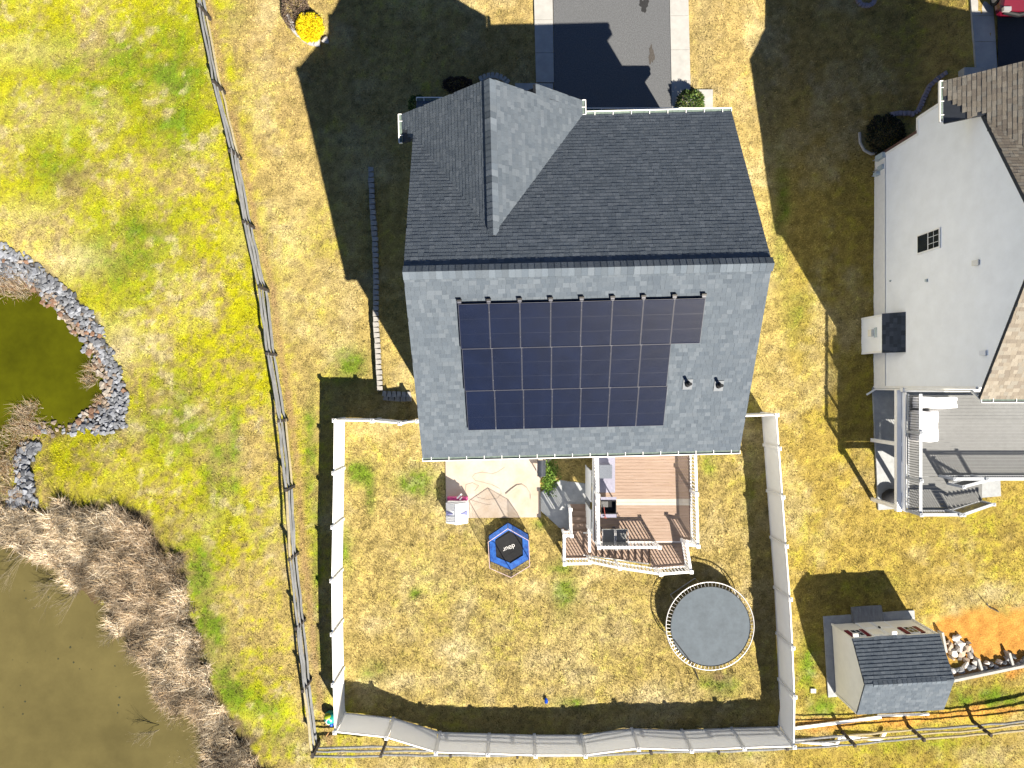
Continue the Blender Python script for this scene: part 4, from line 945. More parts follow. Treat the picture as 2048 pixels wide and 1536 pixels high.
mb = MB(); mb.tube([atg(a, b, .05) for a, b in ((1719, 265), (1720, 285), (1728, 300), (1742, 308), (1752, 306))], .07, 6); tag(mb.build('bed_kerb', 'block'), 'short curved stone kerb of the bed beside the meter boxes', 'kerb')
# neighbour under-deck slab and deck
mb = MB(); mb.prism(pts([(1743, 775), (1755, 1020), (1860, 1010), (1960, 1003), (2000, 993), (1998, 950), (2100, 950), (2100, 760), (1745, 760)][::-1] if False else [(1745, 775), (1756, 1020), (1862, 1012), (1905, 1000), (2001, 992), (1999, 950), (2120, 950), (2120, 772)], .05), -.2, .09); struct(mb.build('neighbour_patio', 'greyslab'))
nd = thing('grey_deck', (19, -2.2, 0), 'raised grey composite deck with white rails behind the neighbour house', 'deck')
ex0, ey1, ey0 = 16.75, -.36, -3.95
n = int((ey1-ey0)/.145)
b = MB(); b.box(0, 9.0, 0, .137, -.03, 0); gm = mesh_only(b, 'deck_board', 'deckgrey')
for i in range(n): inst('deck_board', gm, (ex0+.15, ey0+i*.145, ZD+random.uniform(-.002, .002)), nd, nd)
b = MB(); b.box(0, 1.72, 0, .137, -.03, 0); gm2 = mesh_only(b, 'deck_board', 'deckgrey')
for i in range(10): inst('deck_board', gm2, (ex0+.15, ey0-1.46+i*.145, ZD), nd, nd)
mb = MB(); mb.beam((ex0+.08, ey1, ZD-.16), (ex0+.08, ey0-1.5, ZD-.16), .05, .26); mb.beam((ex0+1.5, ey0-.03, ZD-.16), (26, ey0-.03, ZD-.16), .05, .26); mb.beam((ex0+.1, ey0-1.5, ZD-.16), (18.62, ey0-1.5, ZD-.16), .05, .26); mb.build('rim_joist', 'white', nd, nd)
mb = MB(); mb.beam((ex0-.05, ey1+.1, ZD-.42), (ex0-.05, ey0-1.55, ZD-.42), .2, .22); mb.build('support_beam', 'white', nd, nd)
for (x, y) in ((ex0, ey0-1.4), (ex0, -2.6), (ex0+1.4, ey0-1.4)): mb = MB(); mb.box(x-.08, x+.08, y-.08, y+.08, -.2, ZD-.3); mb.build('support_post', 'white', nd, nd)
ygates = [ey1-.05, -2.03, -4.0, ey0-1.45]
for a, b_ in zip(ygates, ygates[1:]): railing(nd, (ex0+.12, a, ZD), (ex0+.12, b_, ZD), R1, 'railgrey', 'charcoal', bal=.105, bw=.02, end0=False, tw=.13)
railing(nd, (ex0+.12, ey0-1.45, ZD), (18.5, ey0-1.45, ZD), R1, 'railgrey', 'charcoal', bal=.105, bw=.02, end0=False, tw=.13)
railing(nd, (ex0+1.5, ey0+.03, ZD), (19.6, ey0+.03, ZD), R1, 'railgrey', 'charcoal', bal=.105, bw=.02, tw=.13)
railing(nd, (19.6, ey0+.03, ZD), (22.6, ey0+.03, ZD), R1, 'railgrey', 'charcoal', bal=.105, bw=.02, tw=.13, end0=False)
# neighbour stair down to the east
nx0 = 18.62; ns = 9; nrun = .33; 
for i in range(ns):
    z = ZD-(ZD-.1)/(ns+1)*(i+1); x0 = nx0+i*nrun; mb = MB(); mb.box(x0, x0+nrun+.02, ey0-1.42, ey0-.35, z-.04, z); t = mb.build('tread', 'deckgrey', nd, nd)
    mb = MB(); mb.box(x0-.01, x0+.004, ey0-1.42, ey0-.35, z+.002, z+.2); mb.build('riser', 'white', t, nd)
xe = nx0+ns*nrun
for y in (ey0-1.46, ey0-.3): mb = MB(); mb.beam((nx0, y, ZD-.2), (xe, y, .1), .05, .28); mb.build('stringer', 'white', nd, nd)
railing(nd, (18.62, ey0-1.45, ZD), (xe, ey0-1.45, .15), R1, 'railgrey', 'charcoal', bal=.11, bw=.02, end0=True, tw=.12)
railing(nd, (18.62, ey0-.3, ZD), (xe-.2, ey0-.3, .35), R1, 'railgrey', 'charcoal', bal=.11, bw=.02, end0=True, tw=.12)
# covered furniture
def covered(name, px0, py0, px1, py1, h, label, cat):
    a = at(px0, py1, ZD+h); b = at(px1, py0, ZD+h); x0, x1, y0, y1 = a.x, b.x, a.y, b.y
    n = 12; V = []; F = []
    for j in range(n+1):
        for i in range(n+1):
            u, v = i/n, j/n; e = min(u, 1-u, v, 1-v)
            zz = ZD+h*(.82 if e < .001 else 1)+.05*math.sin(7*u+3*v)*e*2+.04*math.sin(5*u*v*6)*e
            V.append((x0+(x1-x0)*u+.02*math.sin(9*v), y0+(y1-y0)*v+.02*math.sin(8*u), zz))
    F = [(j*(n+1)+i, j*(n+1)+i+1, (j+1)*(n+1)+i+1, (j+1)*(n+1)+i) for j in range(n) for i in range(n)]
    edge = [i for i in range(n+1)]+[j*(n+1)+n for j in range(1, n+1)]+[n*(n+1)+i for i in range(n-1, -1, -1)]+[j*(n+1) for j in range(n-1, 0, -1)]
    o0 = len(V); V += [(V[i][0]+.015*math.sin(i*1.7), V[i][1]+.015*math.cos(i*1.3), ZD+.02) for i in edge]; m_ = len(edge)
    F += [(edge[k], o0+k, o0+(k+1) % m_, edge[(k+1) % m_]) for k in range(m_)]
    mb = MB(); mb.add(V, F); o = mb.build(name, 'cover', smooth=True); return tag(o, label, cat)
covered('covered_table', 1838, 823, 1880, 884, .75, 'square table under a white cover on the grey deck', 'table')
covered('covered_sofa', 1843, 795, 1918, 817, .70, 'long sofa under a white cover against the neighbour house wall', 'sofa')
mb = MB(); q = at(1785, 995, .3); mb.add(*ball((q.x, q.y, .3), .5, .42, .28)); tag(mb.build('black_sack', 'rubber', smooth=True), 'round black bag on the slab under the corner of the grey deck', 'bag')

# ------------------------------------------------------------------ parked car at the top right edge
cz0 = gz(23, 17.8)+.05; ct = at(2040, 12, cz0+.7); car = thing('parked_car', (ct.x+.05, ct.y+2.2, cz0), 'dark red car parked on the driveway at the upper right edge', 'car')
cx, cy = ct.x+.05, ct.y-.25
prof = [(0, .35, .62), (.10, .62, .80), (.55, .82, .86), (1.0, .88, .88), (1.6, .90, .88), (3.4, .90, .88), (4.2, .80, .86), (4.5, .45, .78)]
vs = []; fs = []
for (yy, zt, hw) in prof: vs += [(cx-hw, cy+yy, cz0+.25), (cx-hw, cy+yy, cz0+zt*.8), (cx-hw*.9, cy+yy, cz0+zt), (cx+hw*.9, cy+yy, cz0+zt), (cx+hw, cy+yy, cz0+zt*.8), (cx+hw, cy+yy, cz0+.25)]
for i in range(len(prof)-1):
    for k in range(5): fs.append((i*6+k, i*6+k+1, i*6+k+7, i*6+k+6))
fs += [tuple(range(5, -1, -1)), tuple(range(len(vs)-6, len(vs)))]
mb = MB(); mb.add(vs, fs); mb.build('body', 'carpaint', car, car, smooth=False)
mb = MB(); mb.hexa([(cx-.72, cy+.75, cz0+.88), (cx+.72, cy+.75, cz0+.88), (cx+.74, cy+3.6, cz0+.9), (cx-.74, cy+3.6, cz0+.9)], [(cx-.56, cy+1.3, cz0+1.42), (cx+.56, cy+1.3, cz0+1.42), (cx+.58, cy+2.9, cz0+1.45), (cx-.58, cy+2.9, cz0+1.45)]); mb.build('cabin_glass', 'glass', car, car)
mb = MB(); mb.box(cx-.56, cx+.56, cy+1.35, cy+2.9, cz0+1.452, cz0+1.49); mb.build('car_roof', 'carpaint', car, car)
mb = MB(); mb.tube([(cx-.62, cy+.09, cz0+.5), (cx, cy-.04, cz0+.5), (cx+.62, cy+.09, cz0+.5)], .10, 8); mb.build('bumper', 'black', car, car)
for s in (-1, 1):
    mb = MB(); mb.box(cx+s*.62-.16, cx+s*.62+.16, cy+.03, cy+.2, cz0+.6, cz0+.76); mb.build('tail_light', 'alu', car, car)
    for yy in (.8, 3.6):
        mb = MB(); t = [(cx+s*.80, cy+yy+.32*math.cos(a), cz0+.33+.32*math.sin(a)) for a in np.linspace(0, 6.283, 21)[:-1]]
        mb.add([(x-s*.1, y, z) for x, y, z in t]+[(x+s*.1, y, z) for x, y, z in t], [tuple(range(20)), tuple(range(20, 40))[::-1]]+[(k, (k+1) % 20, 20+(k+1) % 20, 20+k) for k in range(20)]); wh = mb.build('wheel', 'rubber', car, car)
        mb = MB(); mb.tube([(cx+s*.895, cy+yy, cz0+.33), (cx+s*.91, cy+yy, cz0+.33)], .2, 12); mb.build('rim', 'alu', wh, car)

# ------------------------------------------------------------------ garden shed
SR = math.radians(3.3); s0 = Vector((14.83, -11.13, 0)); SX = Vector((math.cos(SR), math.sin(SR), 0)); SY = Vector((math.sin(SR), -math.cos(SR), 0))
def SP(a, b, z): return s0+SX*a+SY*b+Vector((0, 0, z))       # a to the east, b to the south
SW, SD, SE_, SRG = 3.72, 3.2, 2.12, 2.98
sh = thing('garden_shed', SP(SW/2, SD/2, 0), 'cream garden shed with grey shingle roof and maroon shutters', 'shed')
mb = MB(); mb.hexa([SP(0, 0, .1), SP(0, SD, .1), SP(SW, SD, .1), SP(SW, 0, .1)], [SP(0, 0, SE_), SP(0, SD, SE_), SP(SW, SD, SE_), SP(SW, 0, SE_)])
for a in (0, SW): mb.add([SP(a, 0, SE_), SP(a, SD, SE_), SP(a, SD/2, SRG-.03)], [(0, 1, 2)])
mb.build('wall', 'cream', sh, sh)
for a in (0.0, SW):
    for b_ in (0.0, SD): mb = MB(); mb.beam(SP(a, b_, .1), SP(a, b_, SE_-.04), .09, .09); mb.build('corner_board', 'cream', sh, sh)
sl_ = math.hypot(SD/2+.06, SRG-SE_+.05); 
def sfr(side):
    nn = (Vector((0, 0, 1))*(SD/2)+(-SY if side == 0 else SY)*(SRG-SE_)).normalized()
    def f(u, s):
        t = s/sl_; b_ = -.06+(SD/2+.06)*t if side == 0 else SD+.06-(SD/2+.06)*t
        a = (SW+.06-u) if side == 0 else (u-.02)
        return SP(a, b_, SE_-.02+(SRG-SE_+.05)*t), nn
    return f
mb = MB(); slab(mb, sfr(0), 0, SW+.08, 0, sl_, th=.06, gap=.004); slab(mb, sfr(1), 0, SW+.08, 0, sl_, th=.06, gap=.004); sroof = mb.build('roof', 'roofdeck', sh, sh)
B = shingles(sfr(0), 0, SW+.08, sl_, lambda u, s: True, GREY, ex=.155, th=.016)+shingles(sfr(1), 0, SW+.08, sl_, lambda u, s: True, GREY, ex=.155)
lay_shingles(B, sroof, sh, 290, cen=(16.5, -12.6, 20))
ridge_caps(SP(.35, SD/2, SRG+.02), SP(SW-.3, SD/2, SRG+.02), (SY*1-Vector((0, 0, .53))).normalized(), (SY*-1-Vector((0, 0, .53))).normalized(), sroof, sh, GREY, hw=.15, th=.035)
mb = MB(); mb.hexa([SP(-.35, -.35, -.2), SP(-.35, SD+.2, -.2), SP(SW+.15, SD+.05, -.2), SP(SW+.15, -.4, -.2)], [SP(-.35, -.35, .06), SP(-.35, SD+.2, .06), SP(SW+.15, SD+.05, .06), SP(SW+.15, -.4, .06)]); mb.build('base_slab', 'greyslab', sh, sh)
mb = MB(); mb.hexa([SP(.95, -.72, -.1), SP(.95, -.02, -.1), SP(2.35, -.02, -.1), SP(2.35, -.72, -.1)], [SP(.95, -.72, .075), SP(.95, -.02, .22), SP(2.35, -.02, .22), SP(2.35, -.72, .075)]); mb.build('ramp', 'timber', sh, sh)
for k in range(2):
    a = 1.0+k*.7; mb = MB(); mb.beam(SP(a+.01, -.02, 1.05), SP(a+.69, -.02, 1.05), .04, 1.78); dr = mb.build('door', 'trim', sh, sh)
    for zz in (.55, 1.45): mb = MB(); mb.beam(SP(a+.1, -.045, zz), SP(a+.6, -.045, zz), .012, .6); mb.build('door_panel', 'cream', dr, sh)
mb = MB(); mb.beam(SP(1.68, -.09, 1.05), SP(1.74, -.09, 1.05), .05, .14); mb.build('door_handle', 'black', sh, sh)
for a in (.52, 2.92):
    mb = MB(); mb.beam(SP(a-.22, -.02, 1.45), SP(a+.22, -.02, 1.45), .05, .72); wn = mb.build('window', 'trim', sh, sh)
    mb = MB(); mb.beam(SP(a-.18, -.03, 1.45), SP(a+.18, -.03, 1.45), .05, .62); mb.build('pane', 'glass', wn, sh)
    mb = MB(); mb.beam(SP(a-.18, -.06, 1.45), SP(a+.18, -.06, 1.45), .012, .02); mb.beam(SP(a, -.06, 1.14), SP(a, -.06, 1.76), .02, .012, up=(1, 0, 0)); mb.build('muntin', 'trim', wn, sh)
    for s in (-1, 1): mb = MB(); mb.beam(SP(a+s*.33-.09, -.03, 1.45), SP(a+s*.33+.09, -.03, 1.45), .05, .76); mb.build('shutter', 'red', sh, sh)
for a in (.06, 1.75):
    mb = MB(); mb.beam(SP(a, -.16, SE_-.08), SP(a+.2, -.16, SE_-.08), .16, .1); lt = mb.build('solar_light', 'white', sh, sh); mb = MB(); mb.beam(SP(a+.04, -.16, SE_-.028), SP(a+.16, -.16, SE_-.028), .1, .004); mb.build('solar_cell', 'bluegrey', lt, sh)
# utility plate on the lawn
p = atg(1627, 1382, .05); mb = MB(); mb.box(p.x-.11, p.x+.11, p.y-.09, p.y+.09, -.05, .06); tag(mb.build('utility_cover', 'white'), 'small square white plate in the grass west of the shed', 'utility cover')
# timber edging and rocks east of the shed
tb = thing('timber_edging', (*at(1980, 1345)[:2], 0), 'long pale timber retaining board behind the garden shed', 'edging')
a = at(1895, 1365, .35); b_ = at(2120, 1318, .35); mb = MB(); mb.beam(Vector((a.x, a.y, .1)), Vector((b_.x, b_.y, .1)), .12, .5); mb.build('board', 'concrete', tb, tb)
a = at(1895, 1345, .25); b_ = at(2120, 1310, .25); mb = MB(); mb.hexa([(a.x, a.y-.42, .04), (b_.x, b_.y-.15, .04), (b_.x, b_.y, .04), (a.x, a.y, .04)], [(a.x, a.y-.42, .08), (b_.x, b_.y-.15, .08), (b_.x, b_.y, .1), (a.x, a.y, .1)]); mb.build('soil_fill', 'soil', tb, tb)
for (x0, y0, x1, y1) in ((1885, 1265, 1893, 1305), (1957, 1318, 1964, 1340), (2019, 1306, 2026, 1330)):
    a = at(x0, y0, .3); b_ = at(x1, y1, .3); mb = MB(); mb.beam(Vector((a.x, a.y, .15)), Vector((b_.x, b_.y, .15)), .1, .35); mb.build('stake', 'concrete', tb, tb)
mb = MB(); mb.tube([atg(1973, 1205, .3), atg(1978, 1214, .05), atg(1998, 1224, .03)], .02, 5); tag(mb.build('rebar_stake', 'charcoal'), 'thin bent dark stake at the grass edge above the orange soil', 'stake')

# ------------------------------------------------------------------ rocks
def rock_mesh(seed):
    r = random.Random(seed); import bmesh
    bm = bmesh.new()
    for k in range(13):
        v = Vector((r.uniform(-1, 1), r.uniform(-1, 1), r.uniform(-1, 1))); m_ = max(abs(v.x), abs(v.y), abs(v.z)); v = v/m_*r.uniform(.82, 1.0)
        bm.verts.new((v.x*1.1, v.y*.82, v.z*.55))
    h = bmesh.ops.convex_hull(bm, input=bm.verts)
    bmesh.ops.delete(bm, geom=[v for v in bm.verts if not v.link_faces], context='VERTS')
    bmesh.ops.recalc_face_normals(bm, faces=bm.faces)
    me = bpy.data.meshes.new('rock'); bm.to_mesh(me); bm.free(); return me
RM = [rock_mesh(i) for i in range(14)]
def tone_mats(base, n, nm, s=.35):
    L = []
    for i in range(n):
        k = 1+s*(i/(n-1)-.5)*2; c = (base[0]*k, base[1]*k, base[2]*k*1.02); L.append(mat(nm, c, .85, .25, 7, .5, 30))
    return L
GRM = tone_mats((.25, .25, .252), 6, 'grey_riprap', .5); BRM = [mat('tan_riprap', (.30, .23, .17), .9, .3, 7, .5, 30), mat('rust_riprap', (.27, .15, .09), .9, .3, 7, .5, 30), mat('pale_riprap', (.40, .34, .27), .9, .3, 7, .5, 30)]
RMM = {}
def rock_var(i, m):
    k = (i, m.name)
    if k not in RMM:
        me = RM[i].copy(); me.name = 'rock'; me.materials.clear(); me.materials.append(m); RMM[k] = me
    return RMM[k]
def scatter(P, n, mind, seed):
    r = random.Random(seed); xs = [p[0] for p in P]; ys = [p[1] for p in P]; out = []; grid = {}
    A = np.array([(r.uniform(max(min(xs), -24.6), max(xs)), r.uniform(min(ys), max(ys))) for _ in range(n*30)]); d = poly_sd(P, A[:, 0], A[:, 1])
    for (x, y), dd in zip(A, d):
        if dd > .06+.16*math.sin(x*5+y*3)*math.sin(y*7): continue
        c = (int(x//mind), int(y//mind))
        if any((x-a)**2+(y-b)**2 < mind*mind for i in (-1, 0, 1) for j in (-1, 0, 1) for a, b in grid.get((c[0]+i, c[1]+j), ())): continue
        grid.setdefault(c, []).append((x, y)); out.append((x, y, dd))
        if len(out) >= n: break
    return out
rocks = []
for (x, y, d) in scatter(ROCKBAND, 1700, .135, 5): rocks.append((x, y, random.choice((.08, .10, .11, .12, .13, .16))*random.uniform(.9, 1.12)))
for (x, y, d) in scatter(ROCKB2, 260, .15, 6): rocks.append((x, y, random.uniform(.09, .18)))
rocks = [t for t in rocks if -24.5 < t[0]]
for k in range(40):                                        # scattered tan stones on the little spit
    p = at(random.uniform(60, 200), random.uniform(845, 872), -.4); rocks.append((p.x, p.y, random.uniform(.06, .16)))
rocks.sort(key=lambda t: -t[2]*(1+.0*t[0]))
mbr = MB(); dA = np.minimum(poly_sd(POND_A, np.array([t[0] for t in rocks]), np.array([t[1] for t in rocks])), 9)
for i, (x, y, s) in enumerate(rocks):
    z = gz(x, y)+s*.15; wet = dA[i] < .55
    m = random.choice(BRM) if (wet and random.random() < .75) or random.random() < .05 else random.choice(GRM)
    rot = (random.uniform(-.3, .3), random.uniform(-.3, .3), random.uniform(0, 6.28))
    if i < 300:
        o = bpy.data.objects.new('rock', rock_var(random.randrange(14), m)); COL.objects.link(o); o.location = (x, y, z); o.rotation_euler = rot; o.scale = (s, s, s)
        tag(o, 'angular riprap stone in the rock band edging the ponds', 'rock', 'riprap stones edging the ponds')
    else:
        me = RM[random.randrange(14)]; Rr = Matrix.Rotation(rot[2], 3, 'Z') @ Matrix.Rotation(rot[0], 3, 'X'); k = random.uniform(.15, .36); br = m in BRM
        mbr.add([Rr @ v.co*s+Vector((x, y, z)) for v in me.vertices], [tuple(p.vertices) for p in me.polygons], (k*1.3, k, k*.75) if br else (k, k*1.0, k*1.01))
o = mbr.build('riprap', 'leaf', tint=True); tag(o, 'smaller grey riprap stones filling the rock band', 'rocks', kind='stuff')
# pale boulders by the shed and along the timber edging
BW = [mat('pale_boulder', (.72, .64, .55), .9, .25, 6, .5, 30), mat('buff_boulder', (.62, .47, .33), .9, .25, 6, .5, 30)]
k = 0
for (px, py, s) in ((1915, 1280, .2), (1905, 1295, .2), (1925, 1290, .22), (1940, 1298, .18), (1912, 1308, .22), (1928, 1310, .2), (1945, 1312, .17), (1935, 1322, .16), (1920, 1276, .14), (1900, 1288, .16), (1948, 1303, .14), (1908, 1318, .16), (1918, 1299, .2), (1933, 1301, .18), (1922, 1320, .15), (1952, 1320, .12), (1941, 1288, .13), (1904, 1306, .15)):
    p = at(px, py, .2); o = bpy.data.objects.new('boulder', rock_var(k % 14, BW[k % 2])); COL.objects.link(o); o.location = (p.x, p.y, .04); o.scale = (s, s, s*.9); o.rotation_euler = (.2, .1*k, k*1.3); k += 1
    tag(o, 'pale boulder in the loose pile east of the shed', 'rock', 'boulder pile beside the shed')
GWR = [mat('grey_boulder', (.38, .37, .36), .9, .3, 6, .5, 30), BW[0], mat('slate_boulder', (.20, .21, .22), .9, .3, 6, .5, 30)]
for i in range(30):
    t = i/29; px = 1902+t*220; py = 1341-t*33+random.uniform(-7, 7); 
    p = at(px, py, .2); s = random.uniform(.12, .2); o = bpy.data.objects.new('boulder', rock_var(i % 14, GWR[i % 3])); COL.objects.link(o); o.location = (p.x, p.y, .1); o.scale = (s, s, s*1.1); o.rotation_euler = (.2, .1*i, i*1.7)
    tag(o, 'rough grey and white boulder in the row along the timber edging', 'rock', 'boulder row along the timber edging')

# white downspouts and pipes lying along the rear rail fence
def pipe(L, wd, name, label, z=.1):
    P = [atg(a, b, z) for a, b in L]; mb = MB()
    for p, q in zip(P, P[1:]): mb.beam(p, q+(q-p).normalized()*wd*.4, wd, wd*.7)
    tag(mb.build(name, 'white'), label, 'pipe')
pipe([(1575, 1458), (1700, 1442), (1760, 1434)], .13, 'downspout_pipe', 'long straight white gutter pipe lying in the clay by the rear rail fence')
pipe([(1755, 1431), (1856, 1428)], .10, 'downspout_pipe', 'thin grey white gutter length lying just south of the shed')
pipe([(1590, 1482), (1640, 1486), (1672, 1490)], .14, 'downspout_pipe', 'white gutter pipe starting at the vinyl fence corner')
pipe([(1672, 1490), (1680, 1474), (1720, 1476), (1762, 1478), (1770, 1464)], .13, 'downspout_pipe', 'crooked white downspout with elbows lying on the rear rail fence', .14)

# ------------------------------------------------------------------ shrubs and plants
def leaf_shrub(px, py, rx, rz, label, cols, n=2600, ls=.05, name='shrub', group=None, stem='twig', ry=None, h0=.05):
    p = atg(px, py, rz*.9); z0 = gz(p.x, p.y); ry = ry or rx; root = thing(name, (p.x, p.y, z0), label, 'shrub', group)
    mb = MB()
    for k in range(7):
        t = random.uniform(0, 6.28); mb.tube([(p.x, p.y, z0-.05), (p.x+rx*.4*math.cos(t), p.y+ry*.4*math.sin(t), z0+rz*.7), (p.x+rx*.8*math.cos(t), p.y+ry*.8*math.sin(t), z0+rz*1.3)], [.02, .013, .006], 5)
    mb.build('stem', stem, root, root)
    U = rng.normal(size=(n, 3)); U /= np.linalg.norm(U, axis=1)[:, None]; U[:, 2] = np.abs(U[:, 2])*1.0-.15
    r = .72+.28*rng.random(n)**.6; lump = .82+.36*fbm(U[:, 0]*3+5, U[:, 1]*3+U[:, 2]*2, .9, 77)
    c = np.c_[p.x+U[:, 0]*r*rx*lump, p.y+U[:, 1]*r*ry*lump, z0+h0+rz*.35+U[:, 2]*r*rz*1.25*lump]
    d1 = U+rng.normal(size=(n, 3))*.6; d1 /= np.linalg.norm(d1, axis=1)[:, None]
    a = rng.normal(size=(n, 3)); d2 = np.cross(d1, a); d2 /= np.linalg.norm(d2, axis=1)[:, None]
    L = ls*(.7+.7*rng.random(n))[:, None]
    V = np.stack([c-d2*L*.35, c+d2*L*.35, c+d1*L], 1).reshape(-1, 3); F = np.arange(n*3).reshape(-1, 3)
    ca = np.array(cols)[rng.integers(0, len(cols), n)]*(.75+.5*rng.random(n))[:, None]
    o = big_mesh('foliage', V-np.array(root.location), F, np.repeat(ca, 3, 0), 'leaf'); o.parent = root
    return root
YEL = [(1.0, .72, .004), (1.0, .80, .01), (.95, .62, .003)]
leaf_shrub(617, 50, .62, .5, 'round bright yellow flowering shrub at the top of the stone edged bed', YEL, 11000, .075, 'yellow_shrub')
leaf_shrub(588, 14, .66, .4, 'bare brown twiggy shrub beside the yellow one', [(.20, .13, .085), (.13, .08, .055), (.28, .20, .13)], 4200, .05, 'brown_shrub', ry=.95)
eb = thing('stone_edging', (*at(610, 75)[:2], .3), 'pale curved stone edging around the yellow shrub bed', 'edging')
block_run(eb, [(572, 28), (580, 44), (592, 60), (605, 74), (622, 83), (640, 84)], 0, 0, 8, .3, 'stone', 'edging_stone', rel=.12)
p = atg(649, 80, .1); o = bpy.data.objects.new('boulder', rock_var(3, BW[0])); COL.objects.link(o); o.location = p; o.scale = (.2, .17, .17); tag(o, 'small pale stone ending the curved edging by the yellow shrub', 'rock')
mb = MB(); 
GRN = [(.07, .14, .02), (.12, .20, .03), (.05, .09, .015), (.20, .22, .05)]
leaf_shrub(1384, 203, .62, .65, 'rounded green evergreen shrub at the garage corner', GRN, 3600, .07, 'green_shrub')
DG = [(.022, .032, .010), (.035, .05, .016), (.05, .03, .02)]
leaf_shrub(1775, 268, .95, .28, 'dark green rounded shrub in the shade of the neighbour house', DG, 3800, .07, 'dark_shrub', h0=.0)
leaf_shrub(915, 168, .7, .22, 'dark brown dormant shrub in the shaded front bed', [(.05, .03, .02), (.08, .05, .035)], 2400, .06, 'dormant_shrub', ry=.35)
leaf_shrub(835, 208, .45, .45, 'small green shrub at the shaded front left corner of the house', GRN, 1800, .06, 'green_shrub')
fb_ = thing('front_bed_edging', (*at(990, 152)[:2], .9), 'grey curved block edging of the shaded front flower bed', 'edging')
block_run(fb_, [(958, 158), (972, 151), (988, 149), (1004, 153), (1018, 165)], 0, 0, 8, .25, 'block', rel=.12)
tr_ = thing('tree_ring', (*at(1732, 0)[:2], gz(16, 17.5)), 'round stone tree ring at the top edge of the shaded lawn', 'edging')
block_run(tr_, [(1717, -6), (1719, 3), (1727, 9), (1738, 10), (1748, 5), (1751, -4)], 0, 0, 9, .2, 'pinkblock', rel=.1)
# weeds at the edge of the patio
def weed(px, py, n, sp, label, cols, grp=None):
    p = at(px, py, .05); root = thing('leafy_weed', (p.x, p.y, 0), label, 'plant', grp)
    c = np.c_[p.x+rng.normal(size=n)*sp*.45, p.y+rng.normal(size=n)*sp, .04+rng.random(n)*.22]
    d1 = rng.normal(size=(n, 3)); d1[:, 2] = np.abs(d1[:, 2])*.5; d1 /= np.linalg.norm(d1, axis=1)[:, None]; d2 = np.cross(d1, rng.normal(size=(n, 3))); d2 /= np.linalg.norm(d2, axis=1)[:, None]
    L = (.06+.05*rng.random(n))[:, None]; V = np.stack([c-d2*L*.4, c+d2*L*.4, c+d1*L], 1).reshape(-1, 3)
    ca = np.array(cols)[rng.integers(0, len(cols), n)]*(.75+.5*rng.random(n))[:, None]
    o = big_mesh('foliage', V-np.array(root.location), np.arange(n*3).reshape(-1, 3), np.repeat(ca, 3, 0), 'leaf'); o.parent = root
LW = [(.16, .28, .03), (.24, .34, .05), (.10, .20, .02)]
weed(1101, 950, 900, .36, 'bright green leafy weeds beside the barbecue grill on the patio edge', LW)
weed(1095, 968, 300, .18, 'smaller tuft of green weeds at the patio corner near the stair shadow', LW)

# ------------------------------------------------------------------ bare shrubs leaning over the water
def bare_shrub(px, py, ang, L, label):
    p = at(px, py, -.35); root = thing('bare_shrub', (p.x, p.y, -.4), label, 'shrub', 'bare shrubs leaning over the pond'); mb = MB()
    def grow(a, d, l, r, k):
        b = a+d*l; mid = a.lerp(b, .5)+Vector((random.uniform(-.05, .05), random.uniform(-.05, .05), random.uniform(0, .06)))*l
        mb.tube([a, mid, b], [r, r*.8, r*.55], 4)
        if k > 0:
            for j in range(random.choice((2, 3, 3))):
                t = random.uniform(.35, 1); q = a.lerp(b, t); e = d+Vector((random.uniform(-.7, .7), random.uniform(-.7, .7), random.uniform(-.15, .35))); e.normalize(); grow(q, e, l*random.uniform(.45, .7), r*.6, k-1)
    for j in range(5):
        t = ang+random.uniform(-.5, .5); grow(Vector((p.x, p.y, -.4)), Vector((math.cos(t), math.sin(t), random.uniform(.15, .6))).normalized(), L*random.uniform(.6, 1), .010, 3)
    mb.build('branches', 'twig', root, root)
SL = ['leaning far out from the brush peninsula over the khaki pond', 'second along the brush peninsula, reaching over the khaki pond', 'third along the brush peninsula, low over the khaki water', 'short, at the bend of the khaki pond bank', 'wide, below the bend of the khaki pond bank', 'lowest on the khaki pond bank near the bottom edge', 'at the left end of the brush by the khaki pond', 'small, on the riprap edge of the green pond']
for px, py, a, L in ((150, 1190, 4.0, 1.1), (130, 1170, 3.6, 1.0), (105, 1165, 3.8, .9), (232, 1262, 3.7, .8), (290, 1290, 3.6, .9), (318, 1460, 3.5, .8), (50, 1110, 3.9, 1.2), (190, 768, 3.4, .5)):
    bare_shrub(px, py, a, L, 'bare twiggy shrub '+SL.pop(0))

# ------------------------------------------------------------------ dry reeds, brush (uncountable) and grass blades
def blades(name, c, L, wd, d, cols, m, label, cat):
    n = len(c); s = np.c_[-d[:, 1], d[:, 0], np.zeros(n)]; s /= np.linalg.norm(s, axis=1)[:, None]+1e-9
    V = np.stack([c-s*wd[:, None]/2, c+s*wd[:, None]/2, c+d*L[:, None]], 1).reshape(-1, 3)
    o = big_mesh(name, V, np.arange(n*3).reshape(-1, 3), np.repeat(cols, 3, 0), m); tag(o, label, cat, kind='stuff'); return o
def in_poly(P, n, seed, inflate=.0):
    r = np.random.default_rng(seed); P_ = np.array(P); lo = np.maximum(P_.min(0), (-25, -19.5)); hi = np.minimum(P_.max(0), (25, 19.5))
    A = lo+(hi-lo)*r.random((n*4, 2)); d = poly_sd(P, A[:, 0], A[:, 1]); k = d < inflate; A = A[k][:n]; return A, d[k][:n]
A, d = in_poly(BRUSH, 120000, 31, .45); kq = d < (fbm(A[:, 0], A[:, 1], 1.1, 63)-.5)*2.2; A = A[kq]; d = d[kq]
cl = fbm(A[:, 0], A[:, 1], .9, 61); ph_ = fbm(A[:, 0], A[:, 1], 1.3, 67)*12
